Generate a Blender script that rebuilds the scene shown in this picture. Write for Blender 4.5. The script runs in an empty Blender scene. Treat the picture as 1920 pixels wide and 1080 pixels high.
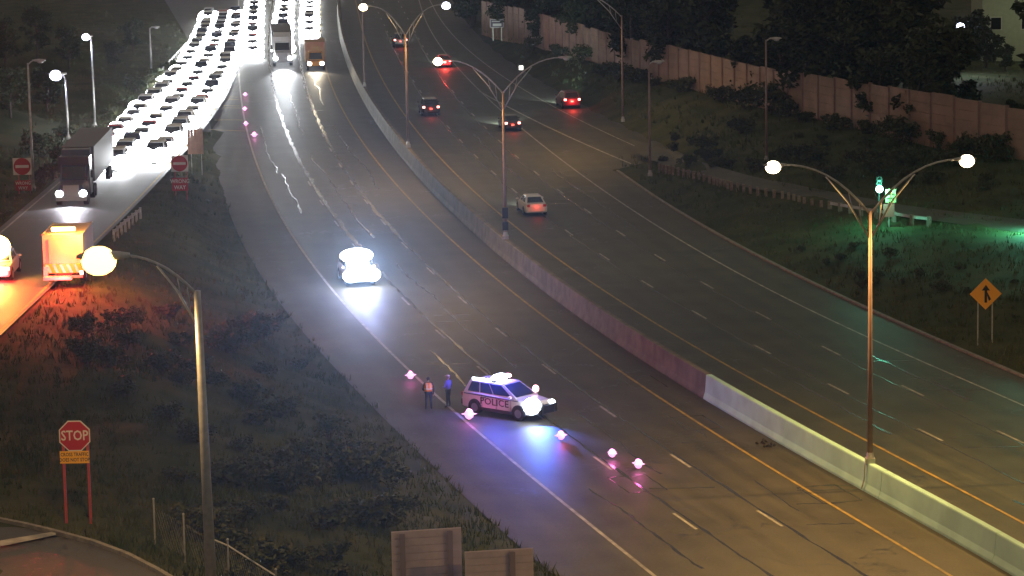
import bpy, bmesh, math, random
import numpy as np
from mathutils import Vector, Matrix
random.seed(7); np.random.seed(7)
S = bpy.context.scene
COL = S.collection

HZ = 0.000055
# ---------------------------------------------------------------- camera
CH = 33.0; F = 5600.0; PITCH = math.atan(933/5600.0); ROLL = 0.019
_R0 = Vector((1,0,0)); _U0 = Vector((0, math.sin(PITCH), math.cos(PITCH))); FW = Vector((0, math.cos(PITCH), -math.sin(PITCH)))
RT = _R0*math.cos(ROLL) - _U0*math.sin(ROLL); UP = _U0*math.cos(ROLL) + _R0*math.sin(ROLL)
cd = bpy.data.cameras.new('camera'); cam = bpy.data.objects.new('camera', cd); COL.objects.link(cam)
cam.matrix_world = Matrix(((RT.x,UP.x,-FW.x,0),(RT.y,UP.y,-FW.y,0),(RT.z,UP.z,-FW.z,CH),(0,0,0,1)))
cd.sensor_width = 36; cd.lens = 36*F/1920; cd.clip_start = 1; cd.clip_end = 5000
S.camera = cam
def G(x, y, z=0.0):
    """point where the sight line of the camera's calibration meets height z"""
    d = FW + RT*((x-960)/F) - UP*((y-540)/F)
    t = (z-CH)/d.z
    return Vector((d.x*t, d.y*t, z))
def GY(x, y, Y):
    d = FW + RT*((x-960)/F) - UP*((y-540)/F)
    t = Y/d.y
    return Vector((d.x*t, Y, CH+d.z*t))
def PIX(v):
    w = Vector(v)-Vector((0,0,CH)); k = F/w.dot(FW)
    return 960+w.dot(RT)*k, 540-w.dot(UP)*k

# ---------------------------------------------------------------- world, night sky
W = bpy.data.worlds.new("World"); S.world = W; W.use_nodes = True
nt = W.node_tree; bg = nt.nodes['Background']
sky = nt.nodes.new('ShaderNodeTexSky'); sky.sky_type = 'NISHITA'; sky.sun_disc = False
sky.sun_elevation = math.radians(-4); sky.sun_rotation = math.radians(75)
mixw = nt.nodes.new('ShaderNodeMixRGB'); mixw.blend_type = 'ADD'; mixw.inputs[0].default_value = 1
mixw.inputs[2].default_value = (0.32, 0.255, 0.175, 1)      # glow of the city on low cloud
nt.links.new(sky.outputs[0], mixw.inputs[1]); nt.links.new(mixw.outputs[0], bg.inputs[0])
bg.inputs[1].default_value = 0.60
sd = bpy.data.lights.new('moon', 'SUN'); sd.energy = 0.01; sd.angle = math.radians(5); sd.color = (.8,.85,1)
so = bpy.data.objects.new('moon', sd); COL.objects.link(so); so.rotation_euler = (math.radians(50),0,math.radians(60))
S.view_settings.view_transform = 'Standard'; S.view_settings.look = 'None'; S.view_settings.exposure = 0; S.view_settings.gamma = 1
cy = S.cycles
try:
    cy.sample_clamp_indirect = 4; cy.sample_clamp_direct = 60; cy.max_bounces = 5; cy.volume_bounces = 0
    cy.diffuse_bounces = 2; cy.glossy_bounces = 3; cy.caustics_reflective = False; cy.caustics_refractive = False
    cy.use_denoising = True; cy.blur_glossy = 0.5
except Exception as e: print(e)

# ---------------------------------------------------------------- materials
def mat(name, col, rough=.6, metal=0., emit=None, es=0., spec=.5, noise=None, bump=0., bscale=40, coat=0., sample=False):
    m = bpy.data.materials.new(name); m.use_nodes = True; n = m.node_tree; p = n.nodes['Principled BSDF']
    p.inputs['Base Color'].default_value = (*col, 1); p.inputs['Roughness'].default_value = rough
    p.inputs['Metallic'].default_value = metal; p.inputs['Specular IOR Level'].default_value = spec
    p.inputs['Coat Weight'].default_value = coat
    if emit: p.inputs['Emission Color'].default_value = (*emit, 1); p.inputs['Emission Strength'].default_value = es
    m.cycles.emission_sampling = 'AUTO' if sample else 'NONE'
    if noise or bump:
        tc = n.nodes.new('ShaderNodeTexCoord')
    if noise:   # noise = (scale, colour2)
        t = n.nodes.new('ShaderNodeTexNoise'); t.inputs['Scale'].default_value = noise[0]; t.inputs['Detail'].default_value = 5
        n.links.new(tc.outputs['Object'], t.inputs['Vector'])
        r = n.nodes.new('ShaderNodeValToRGB'); r.color_ramp.elements[0].position = .35; r.color_ramp.elements[1].position = .65
        r.color_ramp.elements[0].color = (*col,1); r.color_ramp.elements[1].color = (*noise[1],1)
        n.links.new(t.outputs['Fac'], r.inputs[0]); n.links.new(r.outputs[0], p.inputs['Base Color'])
    if bump:
        t2 = n.nodes.new('ShaderNodeTexNoise'); t2.inputs['Scale'].default_value = bscale; t2.inputs['Detail'].default_value = 4
        n.links.new(tc.outputs['Object'], t2.inputs['Vector'])
        b = n.nodes.new('ShaderNodeBump'); b.inputs['Strength'].default_value = bump; b.inputs['Distance'].default_value = .05
        n.links.new(t2.outputs['Fac'], b.inputs['Height']); n.links.new(b.outputs[0], p.inputs['Normal'])
    return m

def asphalt(name, c1, c2, rough=.42):
    m = bpy.data.materials.new(name); m.use_nodes = True; n = m.node_tree; L = n.links.new; p = n.nodes['Principled BSDF']
    tc = n.nodes.new('ShaderNodeTexCoord'); uv = n.nodes.new('ShaderNodeUVMap')
    def noise(scale, detail=4, vec=None, dist=0):
        t = n.nodes.new('ShaderNodeTexNoise'); t.inputs['Scale'].default_value = scale; t.inputs['Detail'].default_value = detail
        t.inputs['Distortion'].default_value = dist; L(vec or tc.outputs['Object'], t.inputs['Vector']); return t.outputs['Fac']
    mp = n.nodes.new('ShaderNodeMapping'); mp.inputs['Scale'].default_value = (1, .05, 1); L(uv.outputs[0], mp.inputs[0])
    a = noise(.35, 5); b = noise(1.6, 5, mp.outputs[0]); c = noise(60, 2)
    def math_(op, x, y, clamp=False):
        q = n.nodes.new('ShaderNodeMath'); q.operation = op; q.use_clamp = clamp
        for i, v in enumerate((x, y)):
            if isinstance(v, (int, float)): q.inputs[i].default_value = v
            else: L(v, q.inputs[i])
        return q.outputs[0]
    sx = n.nodes.new('ShaderNodeSeparateXYZ'); L(uv.outputs[0], sx.inputs[0])
    tr = math_('SINE', math_('MULTIPLY', sx.outputs['X'], 3.49), 0)
    s = math_('ADD', math_('ADD', math_('MULTIPLY', a, .34), math_('MULTIPLY', noise(7, 3), .22)), math_('ADD', math_('ADD', math_('MULTIPLY', b, .32), math_('MULTIPLY', tr, .022)), math_('MULTIPLY', c, .12)))
    r = n.nodes.new('ShaderNodeValToRGB'); r.color_ramp.elements[0].position = .38; r.color_ramp.elements[1].position = .62
    r.color_ramp.elements[0].color = (*c1,1); r.color_ramp.elements[1].color = (*c2,1); L(s, r.inputs[0])
    # fine cracks with a shape of their own
    v = n.nodes.new('ShaderNodeTexVoronoi'); v.feature = 'DISTANCE_TO_EDGE'; v.inputs['Scale'].default_value = .11
    mp2 = n.nodes.new('ShaderNodeMixRGB'); mp2.blend_type = 'ADD'; mp2.inputs[0].default_value = 1
    nz = n.nodes.new('ShaderNodeTexNoise'); nz.inputs['Scale'].default_value = .6; nz.inputs['Detail'].default_value = 5; L(tc.outputs['Object'], nz.inputs['Vector'])
    sc = n.nodes.new('ShaderNodeVectorMath'); sc.operation = 'SCALE'; sc.inputs['Scale'].default_value = 5; L(nz.outputs['Color'], sc.inputs[0])
    L(tc.outputs['Object'], mp2.inputs[1]); L(sc.outputs[0], mp2.inputs[2]); L(mp2.outputs[0], v.inputs['Vector'])
    cr = math_('LESS_THAN', v.outputs['Distance'], .0042); gate = math_('GREATER_THAN', noise(.09, 2), .53)
    crk = math_('MULTIPLY', cr, gate)
    mx = n.nodes.new('ShaderNodeMixRGB'); L(crk, mx.inputs[0]); L(r.outputs[0], mx.inputs[1]); mx.inputs[2].default_value = (.012,.011,.012,1)
    L(mx.outputs[0], p.inputs['Base Color'])
    rr = math_('ADD', math_('MULTIPLY', b, .18), rough-.05); L(math_('SUBTRACT', rr, math_('MULTIPLY', crk, .2)), p.inputs['Roughness'])
    p.inputs['Specular IOR Level'].default_value = .38
    bm_ = n.nodes.new('ShaderNodeBump'); bm_.inputs['Strength'].default_value = .35; bm_.inputs['Distance'].default_value = .02
    L(noise(35, 3), bm_.inputs['Height']); L(bm_.outputs[0], p.inputs['Normal'])
    return m

M = {}
M['asphaltA'] = asphalt('worn asphalt', (.030,.028,.020), (.078,.072,.053), .52)
M['asphaltB'] = asphalt('asphalt far side', (.030,.032,.024), (.078,.080,.058), .55)
M['shoulder'] = asphalt('shoulder asphalt', (.040,.039,.031), (.088,.086,.068), .62)
M['ramp'] = asphalt('ramp asphalt', (.055,.052,.05), (.09,.085,.08), .50)
M['white'] = mat('white road paint', (.44,.42,.36), .6, noise=(1.5,(.20,.19,.17)))
M['yellow'] = mat('yellow road paint', (.40,.26,.045), .6, noise=(1.5,(.20,.14,.04)))
M['tar'] = mat('tar sealant', (.012,.011,.012), .24, bump=.10, bscale=5, spec=.5)
M['tarwet'] = mat('damp tar seam', (.014,.013,.014), .27, bump=.25, bscale=3, spec=.9)
M['grass_ground'] = mat('mown grass ground', (.038,.050,.022), .9, noise=(.35,(.072,.076,.036)), bump=.6, bscale=8, spec=.1)
M['blade'] = mat('grass blades', (.042,.066,.020), .7, noise=(.4,(.088,.095,.040)), spec=.2)
M['leafA'] = mat('leaves dark', (.030,.045,.020), .6, noise=(1.2,(.055,.060,.028)), spec=.25)
M['leafB'] = mat('leaves shrub', (.045,.065,.028), .6, noise=(1.5,(.080,.075,.040)), spec=.25)
M['bark'] = mat('bark', (.06,.045,.035), .9, noise=(6,(.10,.08,.06)))
M['concrete'] = mat('barrier concrete', (.34,.33,.30), .75, noise=(1.2,(.23,.215,.20)), bump=.2, bscale=20)
M['kerb'] = mat('kerb concrete', (.26,.24,.21), .8, noise=(3,(.17,.155,.14)))
M['wall'] = mat('noise wall panel', (.31,.205,.155), .85, noise=(.6,(.23,.16,.125)), bump=.3, bscale=9)
M['wallpost'] = mat('noise wall post', (.26,.18,.155), .8, noise=(2,(.2,.14,.125)))
M['galv'] = mat('galvanised steel', (.50,.49,.46), .45, .5, noise=(5,(.38,.37,.35)))
M['alu'] = mat('sign back aluminium', (.55,.52,.53), .5, .4, noise=(4,(.42,.40,.42)))
M['darkmetal'] = mat('dark metal', (.03,.03,.032), .45, .5)
M['wood'] = mat('weathered post', (.26,.21,.17), .85, noise=(6,(.17,.13,.10)))
M['signred'] = mat('sign red', (.36,.018,.03), .45)
M['signwhite'] = mat('sign white', (.62,.60,.57), .45)
M['signyellow'] = mat('sign yellow', (.80,.42,.03), .4)
M['signorange'] = mat('sign orange', (.95,.42,.04), .4)
M['black'] = mat('sign black', (.012,.012,.012), .5)
M['rubber'] = mat('rubber', (.016,.016,.017), .75)
M['rim'] = mat('wheel rim', (.30,.30,.31), .35, .7)
M['glass'] = mat('car glass', (.012,.014,.02), .06, spec=.8)
M['lens'] = mat('unlit lens', (.45,.45,.46), .2)
M['tail'] = mat('unlit tail lens', (.30,.02,.02), .3)
M['plate'] = mat('number plate', (.6,.6,.6), .5)
def paint(name, c): return mat('paint '+name, c, .28, .0, coat=.6)
PT = {k: paint(k, c) for k, c in dict(black=(.015,.015,.017), white=(.55,.54,.56), silver=(.42,.43,.45), grey=(.13,.135,.14), red=(.30,.02,.025),
      blue=(.03,.05,.16), maroon=(.10,.015,.035), beige=(.38,.34,.27), orange=(.62,.26,.03), navy=(.02,.025,.06)).items()}
def em(name, c, s): return mat('lit '+name, (.8,.8,.8), .4, emit=c, es=s)
E = dict(sodium=em('sodium lamp', (1,.74,.42), 14), led=em('led lamp', (.72,.78,1), 12), ledblue=em('led lamp violet', (.72,.74,1), 12), head=em('headlamp', (.93,.97,1), 30),
         headw=em('headlamp warm', (1,.92,.8), 14), tail=em('tail lamp', (1,.28,.24), 8), blue=em('police blue', (.35,.42,1), 26), pred=em('police red', (1,.35,.4), 10),
         green=em('green signal', (.55,1,.9), 9), amber=em('amber beacon', (1,.60,.12), 30), flare=em('flare flame', (1,.36,.80), 1.7), amber2=em('amber lamp', (1,.62,.15), 6),
         small=em('small white', (1,.97,.8), 3), win=em('lit wall', (.62,.72,.45), .28), pwhite=em('police white', (.75,.85,1), 26))

# ---------------------------------------------------------------- mesh helpers
class MB:
    def __init__(s): s.v = []; s.f = []; s.m = []; s.cm = 0
    def add(s, vs, fs):
        o = len(s.v); s.v += [tuple(v) for v in vs]; s.f += [tuple(i+o for i in f) for f in fs]; s.m += [s.cm]*len(fs); return s
    def box(s, c, d, rot=None):
        x,y,z = d[0]/2, d[1]/2, d[2]/2
        vs = [Vector((i*x,j*y,k*z)) for i in (-1,1) for j in (-1,1) for k in (-1,1)]
        if rot is not None: vs = [rot @ v for v in vs]
        return s.add([v+Vector(c) for v in vs], [(0,1,3,2),(4,6,7,5),(0,4,5,1),(2,3,7,6),(0,2,6,4),(1,5,7,3)])
    def tube(s, pts, r, n=8, cap=True):
        pts = [Vector(p) for p in pts]; rs = r if isinstance(r, (list,tuple)) else [r]*len(pts)
        vs = []; 
        for i, p in enumerate(pts):
            t = (pts[min(i+1,len(pts)-1)]-pts[max(i-1,0)]).normalized()
            a = t.cross(Vector((0,0,1)))
            if a.length < .05: a = t.cross(Vector((0,1,0)))
            a.normalize(); b = t.cross(a).normalized()
            vs += [p + (a*math.cos(2*math.pi*k/n)+b*math.sin(2*math.pi*k/n))*rs[i] for k in range(n)]
        fs = [(i*n+k, i*n+(k+1)%n, (i+1)*n+(k+1)%n, (i+1)*n+k) for i in range(len(pts)-1) for k in range(n)]
        if cap: fs += [tuple(range(n))[::-1], tuple((len(pts)-1)*n+k for k in range(n))]
        return s.add(vs, fs)
    def ball(s, c, r, nu=12, nv=8, jit=0):
        r = r if isinstance(r, (tuple,list)) else (r,r,r); vs = []
        for j in range(nv+1):
            th = math.pi*j/nv
            for i in range(nu):
                ph = 2*math.pi*i/nu; q = 1+random.uniform(-jit, jit)
                vs.append((c[0]+r[0]*q*math.sin(th)*math.cos(ph), c[1]+r[1]*q*math.sin(th)*math.sin(ph), c[2]+r[2]*q*math.cos(th)))
        return s.add(vs, [(j*nu+i, (j+1)*nu+i, (j+1)*nu+(i+1)%nu, j*nu+(i+1)%nu) for j in range(nv) for i in range(nu)])
    def loft(s, rings):
        n = len(rings[0]); vs = [v for r in rings for v in r]
        fs = [(i*n+k, i*n+(k+1)%n, (i+1)*n+(k+1)%n, (i+1)*n+k) for i in range(len(rings)-1) for k in range(n)]
        fs += [tuple(range(n))[::-1], tuple((len(rings)-1)*n+k for k in range(n))]
        return s.add(vs, fs)
    def prism(s, poly, axis, t0, t1):
        """poly of 2-D points extruded along axis ('x','y','z')"""
        def P(a, b, t): return {'x':(t,a,b), 'y':(a,t,b), 'z':(a,b,t)}[axis]
        n = len(poly); vs = [P(a,b,t0) for a,b in poly]+[P(a,b,t1) for a,b in poly]
        return s.add(vs, [tuple(range(n))[::-1], tuple(range(n,2*n))]+[(i,(i+1)%n,n+(i+1)%n,n+i) for i in range(n)])
    def mesh(s, name, mats, smooth=False):
        me = bpy.data.meshes.new(name); me.from_pydata(s.v, [], s.f); 
        for m in (mats if isinstance(mats, (list,tuple)) else [mats]): me.materials.append(m)
        if any(s.m): me.polygons.foreach_set('material_index', s.m)
        bm = bmesh.new(); bm.from_mesh(me); bmesh.ops.recalc_face_normals(bm, faces=bm.faces); bm.to_mesh(me); bm.free()
        if smooth:
            me.polygons.foreach_set('use_smooth', [True]*len(me.polygons))
        return me
def link(name, data, parent=None, loc=None, label=None):
    o = bpy.data.objects.new(name, data); COL.objects.link(o)
    if parent: o.parent = parent
    if loc is not None: o.location = loc
    if label: o['label'] = label
    return o
def build(mb, name, mats, parent=None, loc=None, smooth=False, label=None):
    return link(name, mb.mesh(name, mats, smooth), parent, loc, label)
def tag(o, label, cat, group=None):
    o['label'] = label; o['category'] = cat
    if group: o['group'] = group
    return o
def thing(name, label, cat, loc=(0,0,0), rz=0, group=None):
    o = link(name, None, None, loc); o.rotation_euler = (0,0,rz); o.empty_display_size = .3
    return tag(o, label, cat, group)
def struct(o): o['kind'] = 'structure'; return o
def kids(o): return [c for c in COL.objects if c.parent == o]
def dup(root, loc, rz, label, group=None):
    mp = {root: root.copy()}; r = mp[root]; COL.objects.link(r); r.location = loc; r.rotation_euler = (0,0,rz); r['label'] = label
    if group: r['group'] = group
    for ch in TREE[root.name]:
        c = ch.copy(); COL.objects.link(c); c.parent = mp[ch.parent]; mp[ch] = c
    return r
TREE = {}
def remember(root):
    out = []; q = [root]; allo = list(COL.objects)
    while q:
        p = q.pop(0); k = [c for c in allo if c.parent == p]; out += k; q += k
    TREE[root.name] = out
def point_light(name, loc, col, power, r=.1, parent=None):
    l = bpy.data.lights.new(name, 'POINT'); l.energy = power; l.color = col; l.shadow_soft_size = r
    return link(name, l, parent, loc)
def spot_light(name, loc, direction, col, power, angle=150, blend=.6, r=.1, parent=None):
    l = bpy.data.lights.new(name, 'SPOT'); l.energy = power; l.color = col; l.shadow_soft_size = r
    l.spot_size = math.radians(angle); l.spot_blend = blend
    o = link(name, l, parent, loc); o.rotation_mode = 'QUATERNION'; o.rotation_quaternion = Vector(direction).to_track_quat('-Z','Y'); return o
def text_mesh(txt, size, ext=.004, spacing=1.0):
    c = bpy.data.curves.new('t', 'FONT'); c.body = txt; c.size = size; c.align_x = 'CENTER'; c.align_y = 'CENTER'; c.extrude = ext; c.space_character = spacing; c.offset = size*.012; c.resolution_u = 2
    o = bpy.data.objects.new('t', c); COL.objects.link(o)
    me = bpy.data.meshes.new_from_object(o.evaluated_get(bpy.context.evaluated_depsgraph_get()))
    bpy.data.objects.remove(o); return me

# ---------------------------------------------------------------- road curves (calibrated from sight lines, fitted smooth on the ground)
def curve(pts, deg=4, z=0):
    P = [G(x, y, z) for x, y in pts]; Y = np.array([p.y for p in P]); X = np.array([p.x for p in P])
    # fit in 1/Y so near and far points weigh alike
    u = 1000/Y; c = np.polyfit(u, X/Y*100, deg)
    u0, u1 = u.min(), u.max(); dc = np.polyder(c)
    def f(y):
        q = 1000/np.asarray(y, float); qc = np.clip(q, u0, u1)
        return (np.polyval(c, qc) + np.polyval(dc, qc)*(q-qc))*np.asarray(y, float)/100
    return f
C_L0 = curve([(345,60),(368,120),(388,190),(402,270),(405,327),(418,370),(435,410),(460,465),(480,500),(505,540),(555,610),(605,667),(655,715),(692,755),(742,810),(805,870),(867,927),(960,1012),(1040,1080)],5)
C_L1 = curve([(447,60),(446,110),(449,165),(457,212),(467,262),(480,302),(505,362),(530,415),(567,467),(615,535),(642,565),(692,627),(730,657),(760,687),(797,722),(835,757),(867,787),(900,812),(960,862),(1010,907),(1060,950),(1135,1005),(1222,1077)],5)
C_S1 = curve([(503,40),(503,80),(505,117),(517,197),(535,260),(545,275),(575,332),(615,392),(655,442),(752,555),(810,610),(855,650),(910,697),(1020,785),(1072,822),(1145,877),(1192,910),(1247,947),(1310,995),(1410,1060)],5)
C_S2 = curve([(560,40),(560,90),(565,135),(580,195),(597,230),(617,270),(655,330),(697,390),(742,440),(805,507),(857,552),(930,612),(955,632),(1017,682),(1050,704),(1115,754),(1155,781),(1202,812),(1297,877),(1350,910),(1422,955),(1482,997),(1540,1030)],5)
C_Y1 = curve([(603,60),(607,130),(635,190),(685,267),(745,350),(830,437),(870,475),(960,544),(1035,605),(1185,712),(1260,762),(1330,807),(1435,873),(1527,925),(1615,982),(1690,1025),(1777,1077)],5)
C_BL = curve([(632,10),(635,40),(641,100),(662,160),(692,212),(730,265),(765,307),(815,360),(880,430),(917,467),(960,503),(1015,545),(1060,577),(1135,632),(1185,662),(1250,705),(1310,742),(1360,775),(1430,813),(1505,857),(1625,922),(1705,970),(1785,1017),(1840,1047),(1895,1075)],5)
C_Y2 = curve([(675,42),(697,100),(730,182),(767,227),(802,267),(850,320),(880,352),(930,395),(960,420),(997,450),(1060,497),(1120,538),(1210,595),(1335,670),(1440,727),(1595,810),(1640,837),(1802,920),(1920,982)],5)
C_B1 = curve([(745,90),(777,170),(795,187),(825,222),(867,267),(915,312),(1065,427),(1080,448),(1140,490),(1210,535),(1300,590),(1420,652),(1545,715),(1592,740),(1712,802),(1772,830),(1915,902)],4)
C_B2 = curve([(795,90),(830,150),(890,222),(917,250),(960,282),(1005,325),(1060,367),(1122,412),(1167,442),(1252,492),(1330,540),(1440,597),(1532,647),(1657,710),(1740,745),(1880,815)],4)
C_W  = curve([(790,20),(825,80),(860,130),(900,172),(940,212),(975,240),(1015,270),(1060,300),(1115,345),(1185,395),(1252,440),(1335,485),(1440,540),(1527,587),(1615,627),(1680,657),(1752,690),(1840,725),(1920,762)],5)
C_WR = curve([(900,172),(943,196),(1003,227),(1072,257),(1090,270),(1135,287),(1190,310)],2)
C_WA = curve([(815,20),(850,65),(880,95),(917,125),(951,150),(1026,195),(1085,225),(1180,267),(1240,297)],3)
C_E  = curve([(850,0),(880,45),(910,77),(950,112),(1000,145),(1060,178),(1130,215),(1200,250),(1250,275)],3)
C_K  = curve([(1190,345),(1250,388),(1300,415),(1370,455),(1420,480),(1535,540),(1625,582),(1705,617),(1790,652),(1865,687),(1920,710)],3)
Y_NEAR, Y_MID, Y_FAR = 118.0, 300.0, 620.0
ys_road = np.concatenate([np.arange(112, 300, 2.0), np.arange(300, 640, 5.0)])

def ribbon(name, fl, fr, ys, zf, m, nx=6):
    vs = []; fs = []; uvs = []
    for i, y in enumerate(ys):
        a, b = float(fl(y)), float(fr(y))
        for j in range(nx+1):
            t = j/nx; vs.append((a+(b-a)*t, y, zf(a+(b-a)*t, y) if callable(zf) else zf)); uvs.append(((b-a)*t, y))
    n = nx+1
    for i in range(len(ys)-1):
        for j in range(nx): fs.append((i*n+j, i*n+j+1, (i+1)*n+j+1, (i+1)*n+j))
    me = bpy.data.meshes.new(name); me.from_pydata(vs, [], fs); me.materials.append(m)
    uv = me.uv_layers.new(name='UVMap')
    for l in me.loops: uv.data[l.index].uv = uvs[l.vertex_index]
    me.polygons.foreach_set('use_smooth', [True]*len(me.polygons))
    return link(name, me)
def strip(name, pts, w, m, z=None, jitter=0, wj=0):
    """flat painted strip along world points"""
    vs = []; fs = []; n = len(pts)
    for i in range(n):
        t = (pts[min(i+1,n-1)]-pts[max(i-1,0)]); t.z = 0; t.normalize(); nn = Vector((-t.y, t.x, 0))
        p = pts[i]+nn*random.uniform(-jitter, jitter); ww = w*(1+random.uniform(-wj, wj))
        for s_ in (-.5, .5):
            q = p+nn*ww*s_; vs.append((q.x, q.y, p.z if z is None else z))
    fs = [(2*i, 2*i+1, 2*i+3, 2*i+2) for i in range(n-1)]
    me = bpy.data.meshes.new(name); me.from_pydata(vs, [], fs); me.materials.append(m); me.polygons.foreach_set('use_smooth', [True]*len(me.polygons))
    return link(name, me)
def cpts(f, y0, y1, step=2.0, z=0, off=0): return [Vector((float(f(y))+off, y, z)) for y in np.arange(y0, y1, step)]
def row(x, y, z=0): return G(x, y, z).y

# ---------------------------------------------------------------- left exit ramp edges with height
RR = [(455,20,0),(452,80,0),(449,130,.05),(440,178,.25),(400,215,.8),(347,270,1.5),(275,362,2.5),(230,415,3.0),(195,450,3.3),(120,520,3.9),(0,632,4.5),(-150,770,5.0)]
RL = [(385,20,0),(368,80,.0),(340,130,.1),(290,175,.5),(235,215,1.1),(165,280,1.9),(100,335,2.5),(50,385,3.0),(0,430,3.4),(-120,530,4.1),(-260,650,4.7)]
def xyz_curve(pts):
    P = sorted([G(*p) for p in pts], key=lambda v: v.y); Y = [p.y for p in P]; X = [p.x for p in P]; Z = [p.z for p in P]
    cx = np.polyfit(Y, X, 3); 
    return (lambda y: float(np.polyval(cx, np.clip(y, Y[0]-15, Y[-1]+10)))), (lambda y: float(np.interp(y, Y, Z)))
RRx, RRz = xyz_curve(RR); RLx, RLz = xyz_curve(RL)
ramp_ys = np.arange(150, 470, 3.0)
def ramp_pt(t, y, dz=0):
    a, b = RLx(y), RRx(y); return Vector((a+(b-a)*t, y, RRz(y)+dz))

# ---------------------------------------------------------------- terrain
ctrl = []
for y in np.arange(112, 640, 7.0):
    for f in (C_L0, C_BL): ctrl.append((float(f(y)), y, 0))
    ctrl.append((float(C_K(y)) if y < 255 else float(C_E(y)), y, 0))
    for f in (C_S2, C_B1): ctrl.append((float(f(y)), y, 0))
for y in np.arange(150, 470, 6.0):
    for t in (-.05, .35, .7, 1.05): p = ramp_pt(t, y); ctrl.append(tuple(p))
for p in [(0,70,3.5),(120,90,3),(0,200,4.2),(60,280,4.2),(-100,300,4.4),(-200,100,4.2),(250,60,1.2),(200,150,2.6),(100,220,3.4),
          (335,365,1.7),(365,322,1.2),(250,450,3.0),(300,600,3.3),(400,700,2.6),(500,800,2.2),(650,950,2.0),(800,1090,1.6),(300,800,4.1),(200,700,4.3),(350,520,2.2),(450,560,.9),(420,620,1.7),(500,700,1.5),(600,800,1.2),(700,900,.9),
          (140,985,4.6),(0,900,4.6),(0,980,4.7),(100,1002,4.7),(175,1022,4.7),(237,1045,4.7),(295,1075,4.7),(100,1080,4.7),(0,1080,4.7),(398,1130,4.4),(400,950,4.2),(500,1000,3.3),(650,1120,3.0),(-200,900,4.8),(-200,1100,4.8),(200,1150,4.8),(400,1200,4.5),
          (1235,318,.2),(1335,348,.8),(1472,375,1.1),(1555,395,1.2),(1735,424,1.3),(1900,440,1.4),(1240,292,.15),(1400,335,.9),(1600,375,1.2),(1900,418,1.5),
          (1847,640,.5),(1700,520,.9),(1600,480,.8),(1450,440,.5),(1900,560,1.2),(2050,700,.8),(2050,500,1.5),(1437,305,1.6),(1700,330,2.5),(1219,300,.2),(1168,228,.3),
          (960,75,1.5),(1060,92,2.),(1165,132,2.6),(1285,160,3.),(1440,200,3.4),(1565,232,3.5),(1682,255,3.5),(1800,270,3.5),(1915,292,3.5),(2100,330,3.5),
          (1000,10,2.5),(1300,60,4),(1600,120,4),(1900,170,4),(2100,200,4),(1500,-40,4),(1100,100,1.4),(1300,230,1.6),(1500,270,2),(900,-60,.5)]:
    ctrl.append(tuple(G(*p)))
_wb = [(905,52,1.2),(960,73,1.5),(1060,95,2.),(1122,118,2.3),(1165,133,2.6),(1235,148,2.8),(1285,161,3.),(1345,172,3.1),(1440,201,3.4),(1515,222,3.5),(1565,232,3.5),(1625,244,3.5),(1682,255,3.5),(1800,270,3.5),(1915,292,3.5),(2040,318,3.5)]
for x in np.arange(905, 2041, 14):
    b = G(float(x), float(np.interp(x,[p[0] for p in _wb],[p[1] for p in _wb])), float(np.interp(x,[p[0] for p in _wb],[p[2] for p in _wb])))
    ctrl.append(tuple(b)); ctrl.append((b.x, b.y+6, b.z+.2)); ctrl.append((b.x+1, b.y-4, b.z-.35))
    for q in (.35,.65):
        e = G(float(x)-10*q, float(np.interp(x,[1180,1240,1472,1735,1900,2100],[262,292,352,398,420,440])), float(np.interp(x,[1180,1472,1900],[.2,1.1,1.5])))
        if x > 1180: ctrl.append((b.x*(1-q)+e.x*q, b.y*(1-q)+e.y*q, b.z*(1-q)+e.z*q))
ctrl = np.array(ctrl, float)
def H(x, y):
    x = np.atleast_1d(np.asarray(x, float)); y = np.atleast_1d(np.asarray(y, float)); out = np.zeros_like(x)
    for s in range(0, len(x), 4000):
        dx = x[s:s+4000,None]-ctrl[None,:,0]; dy = (y[s:s+4000,None]-ctrl[None,:,1])*.75
        w = 1/(dx*dx+dy*dy+9.)**1.9
        out[s:s+4000] = (w*ctrl[None,:,2]).sum(1)/w.sum(1)
    return out
def Hs(x, y): return float(H([x],[y])[0])
def onground(x, y, dz=0, z0=1.0):
    """where the sight line meets the terrain"""
    z = z0
    for _ in range(25):
        p = G(x, y, z); z = .5*z+.5*Hs(p.x, p.y)
    p = G(x, y, z); p.z = z+dz; return p
gx = np.concatenate([[-400,-250,-160,-110],np.arange(-85, 105, 1.5),[115,140,190,280,420]])
gy = np.concatenate([[-60,0,50,80,100],np.arange(108, 420, 2.0), np.arange(420, 660, 6.0), [720,850,1100,1600,2600]])
XX, YY = np.meshgrid(gx, gy); hx, hy = XX.ravel(), YY.ravel(); hz = H(hx, np.clip(hy, 100, 640))
nz = np.array([math.sin(a*.31+b*.17)*math.sin(a*.13-b*.23) for a, b in zip(hx, hy)])*.12
L0x, BLx = C_L0(np.clip(hy,110,640)), C_BL(np.clip(hy,110,640))
Kx = np.where(hy < 262, C_K(np.clip(hy,110,262)), C_E(np.clip(hy,255,640)))
inside = (hx > L0x) & (hx < Kx) & (hy > 90)
near_edge = np.minimum(np.abs(hx-L0x), np.abs(hx-Kx))
inr = np.array([(RLx(b)-1.2 < a < RRx(b)+1.2) and 140 < b < 470 for a, b in zip(hx, hy)])
bl = np.clip(near_edge/3.5, 0, 1)
hz = np.where(inside, -.12, np.where(inr, hz-.12, hz*bl + nz*np.clip(near_edge/8,0,1)))
inner = inside & inr; hz = np.where(inner, hz, hz)
n = len(gx); vs = list(zip(hx, hy, hz)); fs = [(j*n+i, j*n+i+1, (j+1)*n+i+1, (j+1)*n+i) for j in range(len(gy)-1) for i in range(n-1)]
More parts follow.
